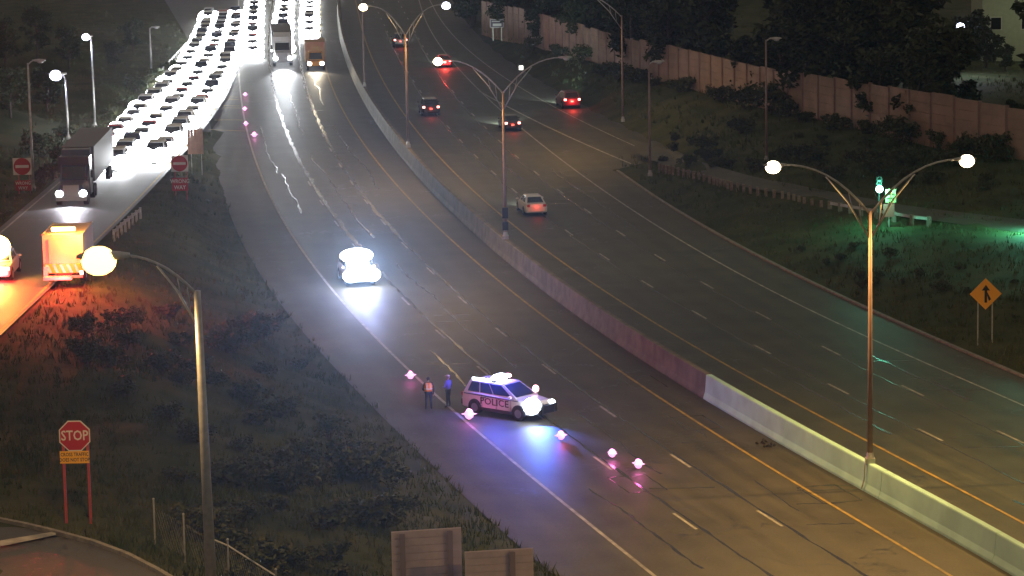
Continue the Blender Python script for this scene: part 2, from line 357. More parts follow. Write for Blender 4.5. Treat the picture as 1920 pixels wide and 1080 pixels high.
me = bpy.data.meshes.new('ground'); me.from_pydata([tuple(map(float,v)) for v in vs], [], fs); me.materials.append(M['grass_ground']); me.polygons.foreach_set('use_smooth', [True]*len(me.polygons))
struct(link('ground', me))

# ---------------------------------------------------------------- carriageways
struct(ribbon('road', C_L1, C_BL, ys_road, .02, M['asphaltA'], 8))
struct(ribbon('road_shoulder', C_L0, lambda y: C_L1(y)+.0, ys_road, .02, M['shoulder'], 4))
struct(ribbon('road_northbound', lambda y: C_BL(y)+.35, lambda y: np.where(np.asarray(y) < 262, C_K(np.clip(y,100,262)), C_E(y)), ys_road, .02, M['asphaltB'], 10))
struct(ribbon('exit_ramp', RLx, RRx, ramp_ys, lambda x, y: RRz(y)+.05, M['ramp'], 3))
# on-ramp from the right behind the guard rail
on_lo = [(1215,300,.4),(1282,324,.65),(1335,338,.8),(1410,356,.95),(1472,366,1.05),(1555,385,1.2),(1687,407,1.25),(1735,414,1.3),(1900,436,1.4),(2100,460,1.5)]
on_hi = [(1180,262,.1),(1250,283,.4),(1330,310,.75),(1410,333,.95),(1480,346,1.1),(1560,362,1.2),(1690,386,1.3),(1740,393,1.35),(1900,412,1.5),(2100,432,1.6)]
vs = []; 
for a, b in zip(on_lo, on_hi):
    p, q = onground(a[0],a[1],.10), onground(b[0],b[1],.10); m_ = (p+q)/2; m_.z = Hs(m_.x,m_.y)+.12
    vs += [tuple(p), tuple(m_), tuple(q)]
me = bpy.data.meshes.new('entrance_ramp'); me.from_pydata(vs, [], [(3*i+j,3*i+j+1,3*i+j+4,3*i+j+3) for i in range(len(on_lo)-1) for j in range(2)]); me.materials.append(M['asphaltB'])
uvl = me.uv_layers.new(name='UVMap')
struct(link('entrance_ramp', me))
# side street at the lower left
kerb_px = [(-60,966),(0,980),(50,990),(100,1002),(175,1022),(237,1045),(295,1075),(350,1108),(420,1155)]
KP = [onground(x, y, 0, 4.7) for x, y in kerb_px]
vs = [tuple(p+Vector((0,0,.05))) for p in KP]+[(p.x-2.5, p.y-26, p.z+.05) for p in KP]; nk = len(KP)
me = bpy.data.meshes.new('side_street'); me.from_pydata(vs, [], [(i,i+1,nk+i+1,nk+i) for i in range(nk-1)]); me.materials.append(M['ramp']); me.uv_layers.new(name='UVMap')
struct(link('side_street', me))
mb = MB()
for i in range(nk-1):
    a, b = KP[i], KP[i+1]; d = (b-a); L_ = d.length; rot = Vector((1,0,0)).rotation_difference(d.normalized()).to_matrix()
    mb.box((a+b)/2+Vector((0,0,.1)), (L_+.02, .2, .2), rot)
struct(build(mb, 'kerb', M['kerb']))
q = [onground(0,1030,.06,4.7), onground(105,1009,.06,4.7), onground(105,1002,.06,4.7), onground(0,1019,.06,4.7)]
for v in q: v.z = 4.7+.075
me = bpy.data.meshes.new('stop_line'); me.from_pydata([tuple(v) for v in q], [], [(0,1,2,3)]); me.materials.append(M['white']); struct(link('stop_line', me))
# kerb of the northbound side
mb = MB(); pk = cpts(C_K, 135, 262, 4.0, 0)
for a, b in zip(pk[:-1], pk[1:]):
    d = b-a; rot = Vector((1,0,0)).rotation_difference(d.normalized()).to_matrix(); mb.box((a+b)/2+Vector((.1,0,.06)), (d.length+.01, .24, .14), rot)
struct(build(mb, 'kerb_northbound', M['kerb']))
Z1, Z2 = .024, .028
marks = [('edge_line_southbound', C_L1, .17, 'white', 116, 600), ('median_line_southbound', C_Y1, .16, 'yellow', 116, 600), ('median_line_northbound', C_Y2, .16, 'yellow', 116, 600),
         ('edge_line_northbound', C_W, .15, 'white', 116, 600), ('ramp_edge_line', C_WA, .14, 'white', 246, 600), ('ramp_gore_line', C_WR, .22, 'white', row(1190,308), row(900,172))]
for nme, f, w, mm, y0, y1 in marks: struct(strip(nme, cpts(f, y0, y1, 2.5, Z2), w, M[mm]))
# ramp edge markings
struct(strip('exit_ramp_line', [ramp_pt(.96, y, .056) for y in np.arange(150, 400, 3)], .16, M['yellow']))
struct(strip('exit_ramp_left_line', [ramp_pt(.06, y, .056) for y in np.arange(150, 400, 3)], .15, M['white']))
# dashes: each carries its row span
def dashes(name, f, spans, off=0):
    mb = MB()
    for y0, y1 in spans:
        a, b = Vector((float(f(y0))+off, y0, Z2)), Vector((float(f(y1))+off, y1, Z2)); t = (b-a).normalized(); nn = Vector((-t.y,t.x,0))*.07
        mb.add([a-nn, a+nn, b+nn, b-nn], [(0,1,2,3)])
    struct(build(mb, name, M['white']))
def span_from(y0, n, per=12.2, ln=3.05): return [(y0+per*i, y0+per*i+ln) for i in range(n)]
yA = row(1145,882); dashes('lane_dashes_southbound_right', C_S1, span_from(yA-12.2*4, 14), -.12)
yA = row(1297,877); dashes('lane_dashes_southbound_left', C_S2, span_from(yA-12.2*4, 34), -.10)
yA = row(1592,740); dashes('lane_dashes_northbound_left', C_B1, span_from(yA-12.2*5, 36), .06)
yA = row(1577,667); dashes('lane_dashes_northbound_right', C_B2, span_from(yA-12.2*5, 34), .06)
# tar seams, crack sealing
sealings = [('tar_seam', C_S1, 0.14, 114, 520, .15), ('tar_seam', C_S2, .12, 114, 520, .14), ('tar_seam', C_B1, -.16, 114, 420, .07), ('tar_seam', C_B2, -.16, 114, 420, .07)]
for nme, f, off, y0, y1, w in sealings: struct(strip(nme, cpts(f, y0, y1, 1.1, Z1, off), w, M['tar'], jitter=.05, wj=.5))
for f, o_, y0, y1 in ((C_S1,.2,205,370),(C_S2,.1,222,380)): struct(strip('tar_seam', cpts(f, y0, y1, .9, Z1+.001, o_), .26, M['tarwet'], jitter=.10, wj=.7))
def wander(f1, f2, t, y0, y1, w=.12, amp=.18):
    pts = []; o = 0
    for y in np.arange(y0, y1, .8):
        o = o*.93+random.uniform(-amp, amp)*.6; a, b = float(f1(y)), float(f2(y)); pts.append(Vector((a+(b-a)*t+o, y, Z1)))
    struct(strip('crack_sealing', pts, w, M['tar'], wj=.6))
wander(C_S1, C_S2, .5, 170, 210); wander(C_S1, C_S2, .52, 222, 275); wander(C_S1, C_S2, .45, 292, 340); wander(C_L1, C_S1, .5, 158, 176); wander(C_L1, C_S1, .45, 236, 262)
wander(C_L1, C_S1, .4, 262, 300); wander(C_L1, C_S1, .5, 124, 140); wander(C_S1, C_S2, .5, 142, 158); wander(C_S2, C_Y1, .8, 150, 157, .06); wander(C_S2, C_Y1, .5, 134, 141, .06)
wander(C_B1, C_B2, .5, 255, 290); wander(C_B2, C_W, .5, 222, 262, .09); wander(C_Y2, C_B1, .5, 150, 165); wander(C_Y2, C_B1, .45, 128, 136); wander(C_B2, C_W, .5, 158, 172); wander(C_S2, C_Y1, .5, 250, 300); wander(C_S2, C_Y1, .45, 320, 350)
def cross_seam(f1, f2, y, t0=0, t1=1):
    a, b = float(f1(y)), float(f2(y)); pts = [Vector((a+(b-a)*t, y+random.uniform(-.05,.05), Z1)) for t in np.linspace(t0, t1, 9)]
    struct(strip('crack_sealing', pts, .10, M['tar'], jitter=.03, wj=.5))
for f1, f2, ry, t0, t1 in [(C_S1,C_S2,362,0,.9),(C_S1,C_S2,375,.3,.9),(C_S1,C_S2,382,.4,.9),(C_S2,C_Y1,281,.1,1),(C_S2,C_Y1,287,.1,.7),(C_S2,C_Y1,232,.1,1),(C_S2,C_Y1,245,.1,.8),(C_S2,C_Y1,200,.1,1),(C_S1,C_S2,311,.4,.9),
        (C_S1,C_S2,600,.1,.8),(C_S1,C_S2,588,.2,.8),(C_L1,C_S1,680,.3,.9),(C_S2,C_Y1,836,.35,1),(C_Y1,C_BL,922,.2,1),(C_Y1,C_BL,930,-.2,1),(C_Y1,C_BL,955,-.6,.3),(C_S2,C_Y1,994,.3,.9),(C_S1,C_S2,921,.1,.9),
        (C_B2,C_W,352,.1,1),(C_B2,C_W,362,.1,1),(C_B1,C_B2,375,.3,1),(C_B1,C_B2,383,.2,.9),(C_B2,C_W,690,.3,1),(C_B2,C_W,724,.3,.8),(C_B2,C_W,746,.2,.9),(C_B1,C_B2,855,.1,.9)]:
    cross_seam(f1, f2, row(1000, ry), t0, t1)
for f1, f2, x0, y0 in ((C_S2,C_Y1,1290,808),(C_S2,C_Y1,1545,945),(C_Y1,C_BL,1190,730),(C_S1,C_S2,1180,925),(C_B2,C_W,1790,735),(C_B1,C_B2,1470,712),(C_B2,C_W,1060,330)):
    a = G(x0, y0); t_ = Vector((float(f1(a.y+2)-f1(a.y-2)), 4, 0)).normalized(); n2 = Vector((t_.y,-t_.x,0)); R4 = [a, a+n2*1.9, a+n2*1.9+t_*3.4, a+t_*3.4, a]
    for u_, v_ in zip(R4[:-1], R4[1:]): struct(strip('loop_sealing', [Vector(((u_.lerp(v_,k_)).x, (u_.lerp(v_,k_)).y, Z1+.001)) for k_ in np.linspace(0,1,6)], .07, M['tar'], jitter=.02, wj=.4))
# gore bars between exit ramp and mainline (yellow chevron bars)
for i, ry in enumerate((188, 193, 207, 212, 237, 259)):
    y = row(400, ry); a, b = RRx(y)+.2, float(C_L1(y))-.2
    pts = [Vector((a+(b-a)*t, y-(t*1.0), .032+max(0,.0))) for t in np.linspace(0,1,5)]
    for p in pts: p.z = max(.032, Hs(p.x,p.y)+.1)
    struct(strip('gore_bar', pts, .3, M['yellow']))
struct(ribbon('gore_pavement', lambda y: np.array(RRx(float(y)))-.3, C_L0, np.arange(row(400,262), 470, 4.0), lambda x, y: max(.012, Hs(x,y)+.02), M['shoulder'], 5))

# ---------------------------------------------------------------- median barrier
prof = [(-.34,0),(-.34,.10),(-.24,.34),(-.17,1.15),(-.14,1.20),(.14,1.20),(.17,1.15),(.24,.34),(.34,.10),(.34,0)]
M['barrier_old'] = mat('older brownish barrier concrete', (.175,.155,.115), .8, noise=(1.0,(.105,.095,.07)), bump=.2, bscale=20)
M['barrier_new_lit'] = mat('newer pale barrier concrete with green lamp light', (.44,.74,.64), .7, noise=(.5,(.33,.56,.49)), bump=.2, bscale=20)  # newer pale section; green of the lamp light is put into its colour
M['barrier_mid'] = mat('mid tone barrier concrete', (.27,.32,.26), .8, noise=(.8,(.17,.19,.15)), bump=.2, bscale=20)  # tone between the older and the newer sections
bar = thing('median_barrier', 'long pale concrete barrier curving between the two carriageways', 'concrete barrier', (float(C_BL(200))+.34,200,0))
ys_b = list(np.arange(112, 470, 2.0)); seg = 0
for s0 in range(0, len(ys_b)-1, 6):
    yy = ys_b[s0:s0+7]
    if len(yy) < 2: break
    rings = []
    for y in yy:
        ya = y + (.02 if y == yy[0] else -.02 if y == yy[-1] else 0)
        x = float(C_BL(ya))+.34; t = Vector((float(C_BL(ya+1)-C_BL(ya-1)), 2, 0)).normalized(); nn = Vector((t.y, -t.x, 0)); hk = 1.12
        rings.append([(x+nn.x*a-bar.location.x, ya+nn.y*a-200, .02+b*hk) for a, b in prof])
    mb = MB(); mb.loft(rings); build(mb, 'barrier_section', M['barrier_new_lit' if yy[0] < 149 else 'barrier_mid' if yy[0] < 160 else 'barrier_old'], bar)

# ---------------------------------------------------------------- street lamps
def luminaire(parent, p, d, lit, k=1.0):
    """cobra head at p pointing along unit d"""
    mb = MB(); q = Vector(p); rings = []
    a = Vector((-d.y, d.x, 0))
    for t, w, h in ((-.25,.05,.05),(0,.13,.09),(.35,.2,.12),(.7,.16,.08),(.82,.06,.03)):
        rings.append([q+d*t*k+a*w*k*math.cos(u)+Vector((0,0,h*k*math.sin(u))) for u in np.linspace(0, 2*math.pi, 9)[:-1]])
    mb.loft(rings); lo = build(mb, 'lamp_head', M['galv'], parent, smooth=True)
    mb = MB(); mb.ball(q+d*.38*k+Vector((0,0,-.10*k)), (.26*k if lit is None else .36*k, .26*k if lit is None else .36*k, .15*k if lit is None else .30*k), 14, 8)  # lit lens is swollen so its shape takes in the lamp's glow
    ln = build(mb, 'lamp_lens', E[lit] if lit else M['lens'], lo, smooth=True)
    return ln
def arm_pts(z0, z1, reach, sgn, d):
    pts = []
    for t in np.linspace(0, 1, 9):
        pts.append(Vector((0,0,z0))+d*sgn*reach*t + Vector((0,0,(z1-z0)*(1-(1-t)**2.2))))
    return pts
M['polerose'] = mat('rosy pole steel', (.30,.205,.18), .55, .1, noise=(2,(.24,.16,.14)))  # even rosy base colour for the pole steel
def street_lamp(label, base, top_h, arms, dirv, group, lit=('sodium','sodium'), power=0, r0=.13, reach=4.2, rise=2.3, k=1.0, colr=(1,.57,.16), brace=True, extra=None, lean=None):
    t = thing('street_lamp', label, 'street lamp', base, 0, group)
    mb = MB(); mb.tube([(0,0,0),(0,0,top_h*.5),(0,0,top_h)], [r0, r0*.8, r0*.6], 10); build(mb, 'pole', M['polerose' if group == med or group == gside else 'galv'], t, smooth=True)
    mb = MB(); mb.box((0,0,.12), (r0*3.4,r0*3.4,.24)); mb.tube([(0,0,.24),(0,0,.5)], [r0*1.5, r0*1.1], 10); build(mb, 'pole_base', M['galv'], t)
    d = Vector(dirv).normalized()
    for sgn, ll in zip(arms, lit):
        z1 = top_h+rise; ap = arm_pts(top_h-.15, z1, reach, sgn, d)
        mb = MB(); mb.tube(ap, [.06]*4+[.05]*5, 6)
        if brace:
            lo = [Vector((0,0,top_h-1.35)), ap[2]+Vector((0,0,-.55)), ap[4]+Vector((0,0,-.08))]
            mb.tube(lo, [.05,.045,.04], 6)
            for kk in (1,2): mb.tube([ap[kk], lo[0].lerp(lo[1], .4*kk)], .025, 5)
        build(mb, 'arm', M['galv'], t, smooth=True)
        luminaire(t, ap[-1]+Vector((0,0,0)), d*sgn, ll, k)
        if ll and power:
            p = ap[-1]+d*sgn*.38+Vector((0,0,-.5*k))
            spot_light('lamp_light', p, (0,0,-1), colr, power, 165, .5, .2, t)
    return t
def bar_pt(ry_px):   # point on barrier top nearest the sight line through pixel (x,y)
    x, y = ry_px; Y = G(x, y, 1.35).y; return Vector((float(C_BL(Y))+.34, Y, 1.36))
gside = 'street lamps standing on the right hand bank'
med = 'double arm street lamps standing along the median barrier'
PW = 10000
street_lamp('tall double arm street lamp on the median barrier, both heads glowing, nearest the viewer', bar_pt((1630,868)), 12.0, (-1,1), (1,.10,0), med, ('sodium','sodium'), PW)
l1_ = COL.objects['street_lamp']; mb = MB(); mb.tube([(-.22,-.18,.15),(-.27,-.18,-.1),(-.30,-.18,-.75),(-.42,-.18,-1.2)],.035,6); mb.tube([(.02,-.22,.5),(-.24,-.22,.1),(-.29,-.22,-.4),(-.36,-.22,-1.1)],.02,5); build(mb,'conduit',M['galv'],l1_)
p2 = bar_pt((951,448))
t2 = street_lamp('double arm median lamp beside the white car with dark boxes low on its pole', p2, 10.6, (-1,1), (1,.05,0), med, ('sodium',None), PW*.40, k=.95)
mb = MB(); mb.box((0,-.2,1.9),(.42,.2,.75)); mb.box((0,-.2,.95),(.42,.2,.6)); build(mb, 'control_box', M['darkmetal'], t2)
street_lamp('double arm median lamp second farthest up the road with both heads glowing at the top', bar_pt((763,276)), 10.2, (-1,1), (1,0,0), med, ('sodium','led'), PW*.27, reach=3.3, rise=2.6, k=1.1)
p4 = bar_pt((688,162)); street_lamp('farthest median lamp pole, thin and faint above the yellow line', p4, 11.5, (-1,1), (1,0,0), med, (None,None), 0, r0=.1)
# nearer pole of the same row, just outside the lower right corner, lights the near pavement
pn = Vector((float(C_BL(104))+.34+1.2, 100.0, 1.36)); 
street_lamp('double arm median lamp below the lower right corner of the view', (pn.x-1.0, 96, 1.3), 12.0, (-1,1), (1,.3,0), med, ('sodium','sodium'), PW*1.0)
# side poles
def side_pole(x, yb, h, label, arm, lit=None, power=0, **kw):
    p = onground(x, yb); return street_lamp(label, p, h, (arm,) if arm else (), (1,0,0), gside, (lit,), power, r0=.11, **kw)
side_pole(1168,228,10.3,'tall bank lamp post with a long arm reaching left to a lit head',-1,'sodium',PW*.22,reach=4.9,rise=2.3,k=1.0)
side_pole(1219,330,9.6,'slim lamp post with a swollen base where the guard rail begins',1,None,reach=.5,rise=.1,brace=False)
side_pole(1437,303,10.2,'slim unlit post halfway up the bank in front of the noise wall',1,None,reach=.5,rise=.1,brace=False)
gl = 'lamp posts on the left bank'
def left_pole(x, yb, top, label, lit, power, colr, z0=3, **kw):
    p = onground(x, yb, 0, z0); D = p.y; xt, yt = x, top
    h = GY(x, top, D).z-p.z
    return street_lamp(label, p, h, (kw.pop('arm', 1),), (1,0,0), gl, (lit,), power, r0=.12, colr=colr, **kw)
left_pole(178,238,72,'left bank lamp post with a white glowing head right on its top','ledblue',900,(.6,.68,1),reach=.1,rise=.25,brace=False,k=1.1,arm=-1)
left_pole(63,358,118,'thin unlit lamp post rising beside the leftmost red and white sign',None,0,(1,1,1),reach=.6,rise=.2,brace=False)
left_pole(284,135,52,'short faint post near the top left, right of the white lamp',None,0,(1,1,1),reach=.4,rise=.1,brace=False)
left_pole(128,262,150,'lamp post with a large blue white head, left of the taller white lamp','ledblue',900,(.6,.66,1),reach=.3,rise=.6,brace=False,k=1.6,arm=-1)
# foreground left post, single curved arm over the tow truck
pb = onground(398,1128,0,4.4); hh = GY(373,545,pb.y).z-pb.z
fl = street_lamp('big foreground lamp post at lower left, curved arm with a yellow light', pb, hh, (-1,), (1,-.0,0), gl, ('amber2',), PW*.35, r0=.21, reach=2.75, rise=1.35, k=1.75, colr=(1,.58,.2))
fl.rotation_euler = (0, -.012, 0)

# ---------------------------------------------------------------- noise wall
wb = [(905,52,1.2),(960,73,1.5),(1060,95,2.),(1122,118,2.3),(1165,133,2.6),(1235,148,2.8),(1285,161,3.),(1345,172,3.1),(1440,201,3.4),(1515,222,3.5),(1565,232,3.5),(1625,244,3.5),(1682,255,3.5),(1800,270,3.5),(1915,292,3.5),(2040,318,3.5)]
wt = [(905,4),(960,14),(1060,38),(1110,55),(1160,68),(1225,82),(1285,93),(1345,108),(1440,131),(1515,141),(1565,147),(1625,156),(1682,166),(1800,186),(1915,205),(2040,228)]
WB = [G(*p) for p in wb]
xs = [p.x for p in WB]; Yw = [p.y for p in WB]; cw = np.polyfit(xs, Yw, 3)
def wally(x): return float(np.polyval(cw, x))
wallt = thing('noise_wall', 'long reddish noise wall of panels and posts along the top of the right bank', 'noise wall', (xs[5], wally(xs[5]), 0))
tx = [p[0] for p in wt]; ty = [p[1] for p in wt]
px = xs[0]; k = 0; ox, oy = wallt.location.x, wallt.location.y
top_prev = None; posts = []
while px < xs[-1]:
    y = wally(px); slope = (wally(px+.5)-wally(px-.5)); L_ = 3.7; nx_ = px + L_/math.hypot(1, slope)
    zb = Hs(px, y)-.6
    u, v = PIX((px, y, 5)); 
    ztop = GY(u, float(np.interp(u, tx, ty)), y).z; posts.append((px, y, zb, ztop)); px = nx_
for i, (px, y, zb, zt) in enumerate(posts):
    mb = MB(); mb.box((px-ox, y-oy, (zb+zt)/2+.05), (.32,.34,zt-zb+.12)); build(mb, 'wall_post', M['wallpost'], wallt)
    if i+1 < len(posts):
        qx, qy, _, zt2 = posts[i+1]; d = Vector((qx-px, qy-y, 0)); L_ = d.length; rot = Matrix.Rotation(math.atan2(d.y, d.x), 3, 'Z'); step = random.choice((0,0,.0,.12,-.1))
        zz = min(zt, zt2)+step; mb = MB(); c = Vector((px-ox, y-oy, 0))+d/2
        nb = 6; hp = (zz-zb)/nb
        for b_ in range(nb): mb.box(c+Vector((0,0,zb+hp*(b_+.5))), (L_-.36, .13 if b_ % 2 else .145, hp-.02), rot)
        mb.box(c+Vector((0,0,zz+.03)), (L_-.34,.2,.1), rot)
        build(mb, 'wall_panel', M['wall'], wallt)

# ---------------------------------------------------------------- foliage
def leaf_cluster(c, r, n, size, mb):
    vs = []; fs = []
    for _ in range(n):
        u = Vector((random.gauss(0,1), random.gauss(0,1), random.gauss(0,1))).normalized()*(random.random()**.45)
        p = Vector(c)+Vector((u.x*r[0], u.y*r[1], u.z*r[2])); a = Vector((random.gauss(0,1), random.gauss(0,1), random.gauss(0,.6))).normalized(); b = a.cross(Vector((random.gauss(0,1),random.gauss(0,1),random.gauss(0,1)))).normalized()
        s_ = size*random.uniform(.6,1.4); o = len(vs); vs += [p-a*s_, p+b*s_*.5, p+a*s_, p-b*s_*.5]; fs.append((o,o+1,o+2,o+3))
    mb.add(vs, fs)
def make_tree(seed, h, rad, n=26, leaves=95, size=.32):
    random.seed(seed); crown = MB(); trunk = MB()
    trunk.tube([(0,0,-.5),(random.uniform(-.2,.2),0,h*.3),(random.uniform(-.4,.4),.2,h*.6),(0,0,h*.9)], [.26,.2,.13,.04], 7)
    for i in range(n):
        z = h*random.uniform(.25,1.0); rr = rad*math.sin(min(1,(z/h))*math.pi*.82)**.6*random.uniform(.35,1); an = random.uniform(0,6.28)
        c = (rr*math.cos(an), rr*math.sin(an), z); trunk.tube([(0,0,max(.8,z-rr*.7)), (c[0]*.6,c[1]*.6,z-.25*rr), c], [.09,.05,.02], 4, False)
        s_ = random.uniform(.7,1.35)*rad*.36; leaf_cluster(c, (s_,s_,s_*.7), leaves, size, crown)
    return crown.mesh('crown', M['leafA']), trunk.mesh('trunk', M['bark'], True)
protos = [make_tree(11,9,3.0), make_tree(12,11,3.4), make_tree(13,7.5,2.6), make_tree(14,12.5,3.8,30,105)]
random.seed(5)
def plant_tree(name, x, y, z, k, s, label, group):
    t = thing(name, label, 'tree', (x,y,z), random.uniform(0,6.28), group); t.scale = (s,s,s*random.uniform(.9,1.1))
    cr, tr = protos[k]; link('crown', cr, t); link('trunk', tr, t); return t
gt = 'dark trees standing behind the noise wall'
tl = 'dark leafy tree in the row just behind the noise wall'
i = 0
for rowi, (off, st, sc) in enumerate(((5,4.6,.85),(11,5.2,1.0),(18,6.5,1.15),(27,8,1.35))):
    x = xs[0]-2
    while x < xs[-1]+4:
        xx = x+random.uniform(-1,1); y = wally(min(xx, xs[-1]))+off+random.uniform(-1.5,1.5)
        u, v = PIX((xx, y, 6))
        if not (1790 < u < 1960 and rowi > 0) :
            plant_tree('tree', xx, y, Hs(xx, min(y,600))-.2, i % 4, sc*random.uniform(.85,1.15)*(.62 if 1780<u<1960 else 1), ('dark leafy tree in the front row against the noise wall','dark leafy tree in the second row behind the noise wall','tall dark tree in the third row behind the noise wall','tall dark tree in the back row far behind the noise wall')[rowi], ('front row','second row','third row','back row')[rowi]+' of dark trees behind the noise wall')
        i += 1; x += st
gt2 = 'scrubby trees on the left bank'
for (x, y, k, s_) in [(20,200,0,.55),(90,190,2,.6),(10,110,1,.6),(70,95,3,.5),(130,105,0,.5),(215,110,2,.5),(250,80,1,.45),(-30,290,3,.5),(110,300,2,.3),(75,335,2,.25)]:
    p = onground(x, y+18, 0, 3); plant_tree('tree', p.x, p.y, p.z-.2, k, s_, 'dark scrubby tree on the upper left bank beyond the exit ramp', gt2)
# shrubs
def make_shrub(seed, r, h, n=9, leaves=90, size=.10):
    random.seed(seed); mb = MB(); st = MB()
    for i in range(n):
        an = random.uniform(0,6.28); rr = r*random.uniform(.1,.85); c = (rr*math.cos(an), rr*math.sin(an), h*random.uniform(.3,.85))
        st.tube([(0,0,-.1),(c[0]*.5,c[1]*.5,c[2]*.6),c],[.025,.018,.008],4,False); s_ = r*random.uniform(.3,.5); leaf_cluster(c, (s_,s_,h*.3), leaves, size, mb)
    return mb.mesh('foliage', M['leafB']), st.mesh('stem', M['bark'])
sp = [make_shrub(21,1.1,1.2), make_shrub(22,.8,.8), make_shrub(23,1.4,1.5,12,100,.12), make_shrub(24,.9,1.0,8,70,.12)]
random.seed(9)
def shrub(x, y, k, s_, label, group, z0=2):
    p = onground(x, y, -.05, z0); t = thing('shrub', label, 'shrub', p, random.uniform(0,6.28), group); t.scale = (s_,)*3
    f, st = sp[k]; link('foliage', f, t); link('stem', st, t)
spots = []
for _ in range(400):
    x, y = random.uniform(150, 950), random.uniform(590, 1110)
    # band of brush left of the shoulder edge
    Y = G(x, y, 1.0).y; ed = float(C_L0(Y)); X = G(x,y,1.0).x
    if ed-15 < X < ed-2.6 and not (700 < x < 1010 and y > 1000) and y > 560+.42*(x-150)*.2 and not (80<x<240 and y>760) and not (y > 960+.24*x-10 and x < 400) and all(abs(x-a)+abs(y-b) > 46 for a, b in spots):
        spots.append((x,y))
for x, y in spots[:46]:
    shrub(x, y, random.randrange(4), random.uniform(.6,1.15), 'low ragged shrub in the dark brush on the bank beside the shoulder', 'ragged shrubs in the brush beside the shoulder')
for x, y in [(1130,135),(1155,142),(1192,146),(1225,155),(1275,166),(1350,185),(1365,165),(1395,195),(1450,205),(1480,212),(1510,222),(1630,245),(1690,262),(1760,272),(1880,290),(1000,88),(1050,100),(1090,112),(1570,236),(1840,285)]:
    shrub(x, y+6, random.randrange(4), random.uniform(1.0,1.9), 'dark shrub growing against the foot of the noise wall', 'dark shrubs along the foot of the noise wall')
for _ in range(46):
    x = random.uniform(1240, 1910); y = random.uniform(200+.13*(x-1240)+14, 330+.1*(x-1240)-22)
    shrub(x, y, random.randrange(4), random.uniform(.5,1.0), 'small shrub in the rough grass between the noise wall and the entrance ramp', 'small shrubs in the rough grass below the noise wall')
for _ in range(26):
    x = random.uniform(1500, 1910); y = random.uniform(450+.06*(x-1500), 520+.2*(x-1500))
    if abs(x-1847) > 30: shrub(x, y, random.randrange(4), random.uniform(.3,.6), 'small clump of weeds on the grass strip below the guard rail', 'weed clumps on the grass strip near the merge sign')
for x, y, s_ in [(100,340,.8),(140,298,.8),(175,262,.8),(5,420,.8),(205,232,.8),(232,205,.9),(262,182,1.),(290,160,1.),(318,140,1.),(120,262,1.),(80,300,1.)]:
    shrub(x, y-6, random.randrange(4), s_*1.4, 'bushy shrub at the left edge of the exit ramp behind the queue', 'bushy shrubs along the left edge of the exit ramp', 3)
# grass: tufts nobody could count
random.seed(3); mb_v = []; mb_f = []
def tuft(p, h, k=3):
    for _ in range(k):
        an = random.uniform(0, 6.28); w = h*.10; dx, dy = math.cos(an)*w, math.sin(an)*w; lx, ly = random.gauss(0,.35)*h, random.gauss(0,.35)*h; o = len(mb_v)
        ox_, oy_ = random.gauss(0,.12), random.gauss(0,.12)
        mb_v.extend([(p[0]+ox_-dx, p[1]+oy_-dy, p[2]-.02), (p[0]+ox_+dx, p[1]+oy_+dy, p[2]-.02), (p[0]+ox_+lx, p[1]+oy_+ly, p[2]+h)]); mb_f.append((o,o+1,o+2))
pts = []
N1 = 42000
uu = np.random.uniform(-60, 1980, N1); vv = np.random.uniform(20, 1140, N1)
P0 = np.array([tuple(G(a, b, 1.5)) for a, b in zip(uu, vv)])
hxx = H(P0[:,0], P0[:,1])
# second pass on the terrain height
P1 = np.array([tuple(G(a, b, c)) for a, b, c in zip(uu, vv, hxx)]); h1 = H(P1[:,0], P1[:,1])
Kc = np.where(P1[:,1] < 262, C_K(np.clip(P1[:,1],100,262)), C_E(np.clip(P1[:,1],255,640)))
KPx = np.array([p.x for p in KP]); KPy = np.array([p.y for p in KP])
okk = ((P1[:,0] < C_L0(P1[:,1])-.15) | (P1[:,0] > Kc+.4))
for i in np.nonzero(okk)[0]:
    x, y, z = P1[i,0], P1[i,1], h1[i]
    if RLx(y)-.3 < x < RRx(y)+.4 and y > 150 and y < 470: continue
    if y > row(400,262) and RRx(y) < x < float(C_L0(y)): continue
    if y < 150 and x < KPx[-1] and y < np.interp(x, KPx, KPy)+.3: continue
    if y > 200 and x > 12 and vv[i] < 440 and uu[i] > 1180:
        lo_ = np.interp(uu[i], [a[0] for a in on_lo], [a[1] for a in on_lo]); hi_ = np.interp(uu[i], [a[0] for a in on_hi], [a[1] for a in on_hi])
        if hi_-1 < vv[i] < lo_+1: continue
    tuft((x, y, z), random.uniform(.12,.42)*(1.3 if y > 230 else 1.0), 4)
me = bpy.data.meshes.new('grass'); me.from_pydata(mb_v, [], mb_f); me.materials.append(M['blade']); g = link('grass', me); g['kind'] = 'stuff'; g['label'] = 'rough grass covering both banks'

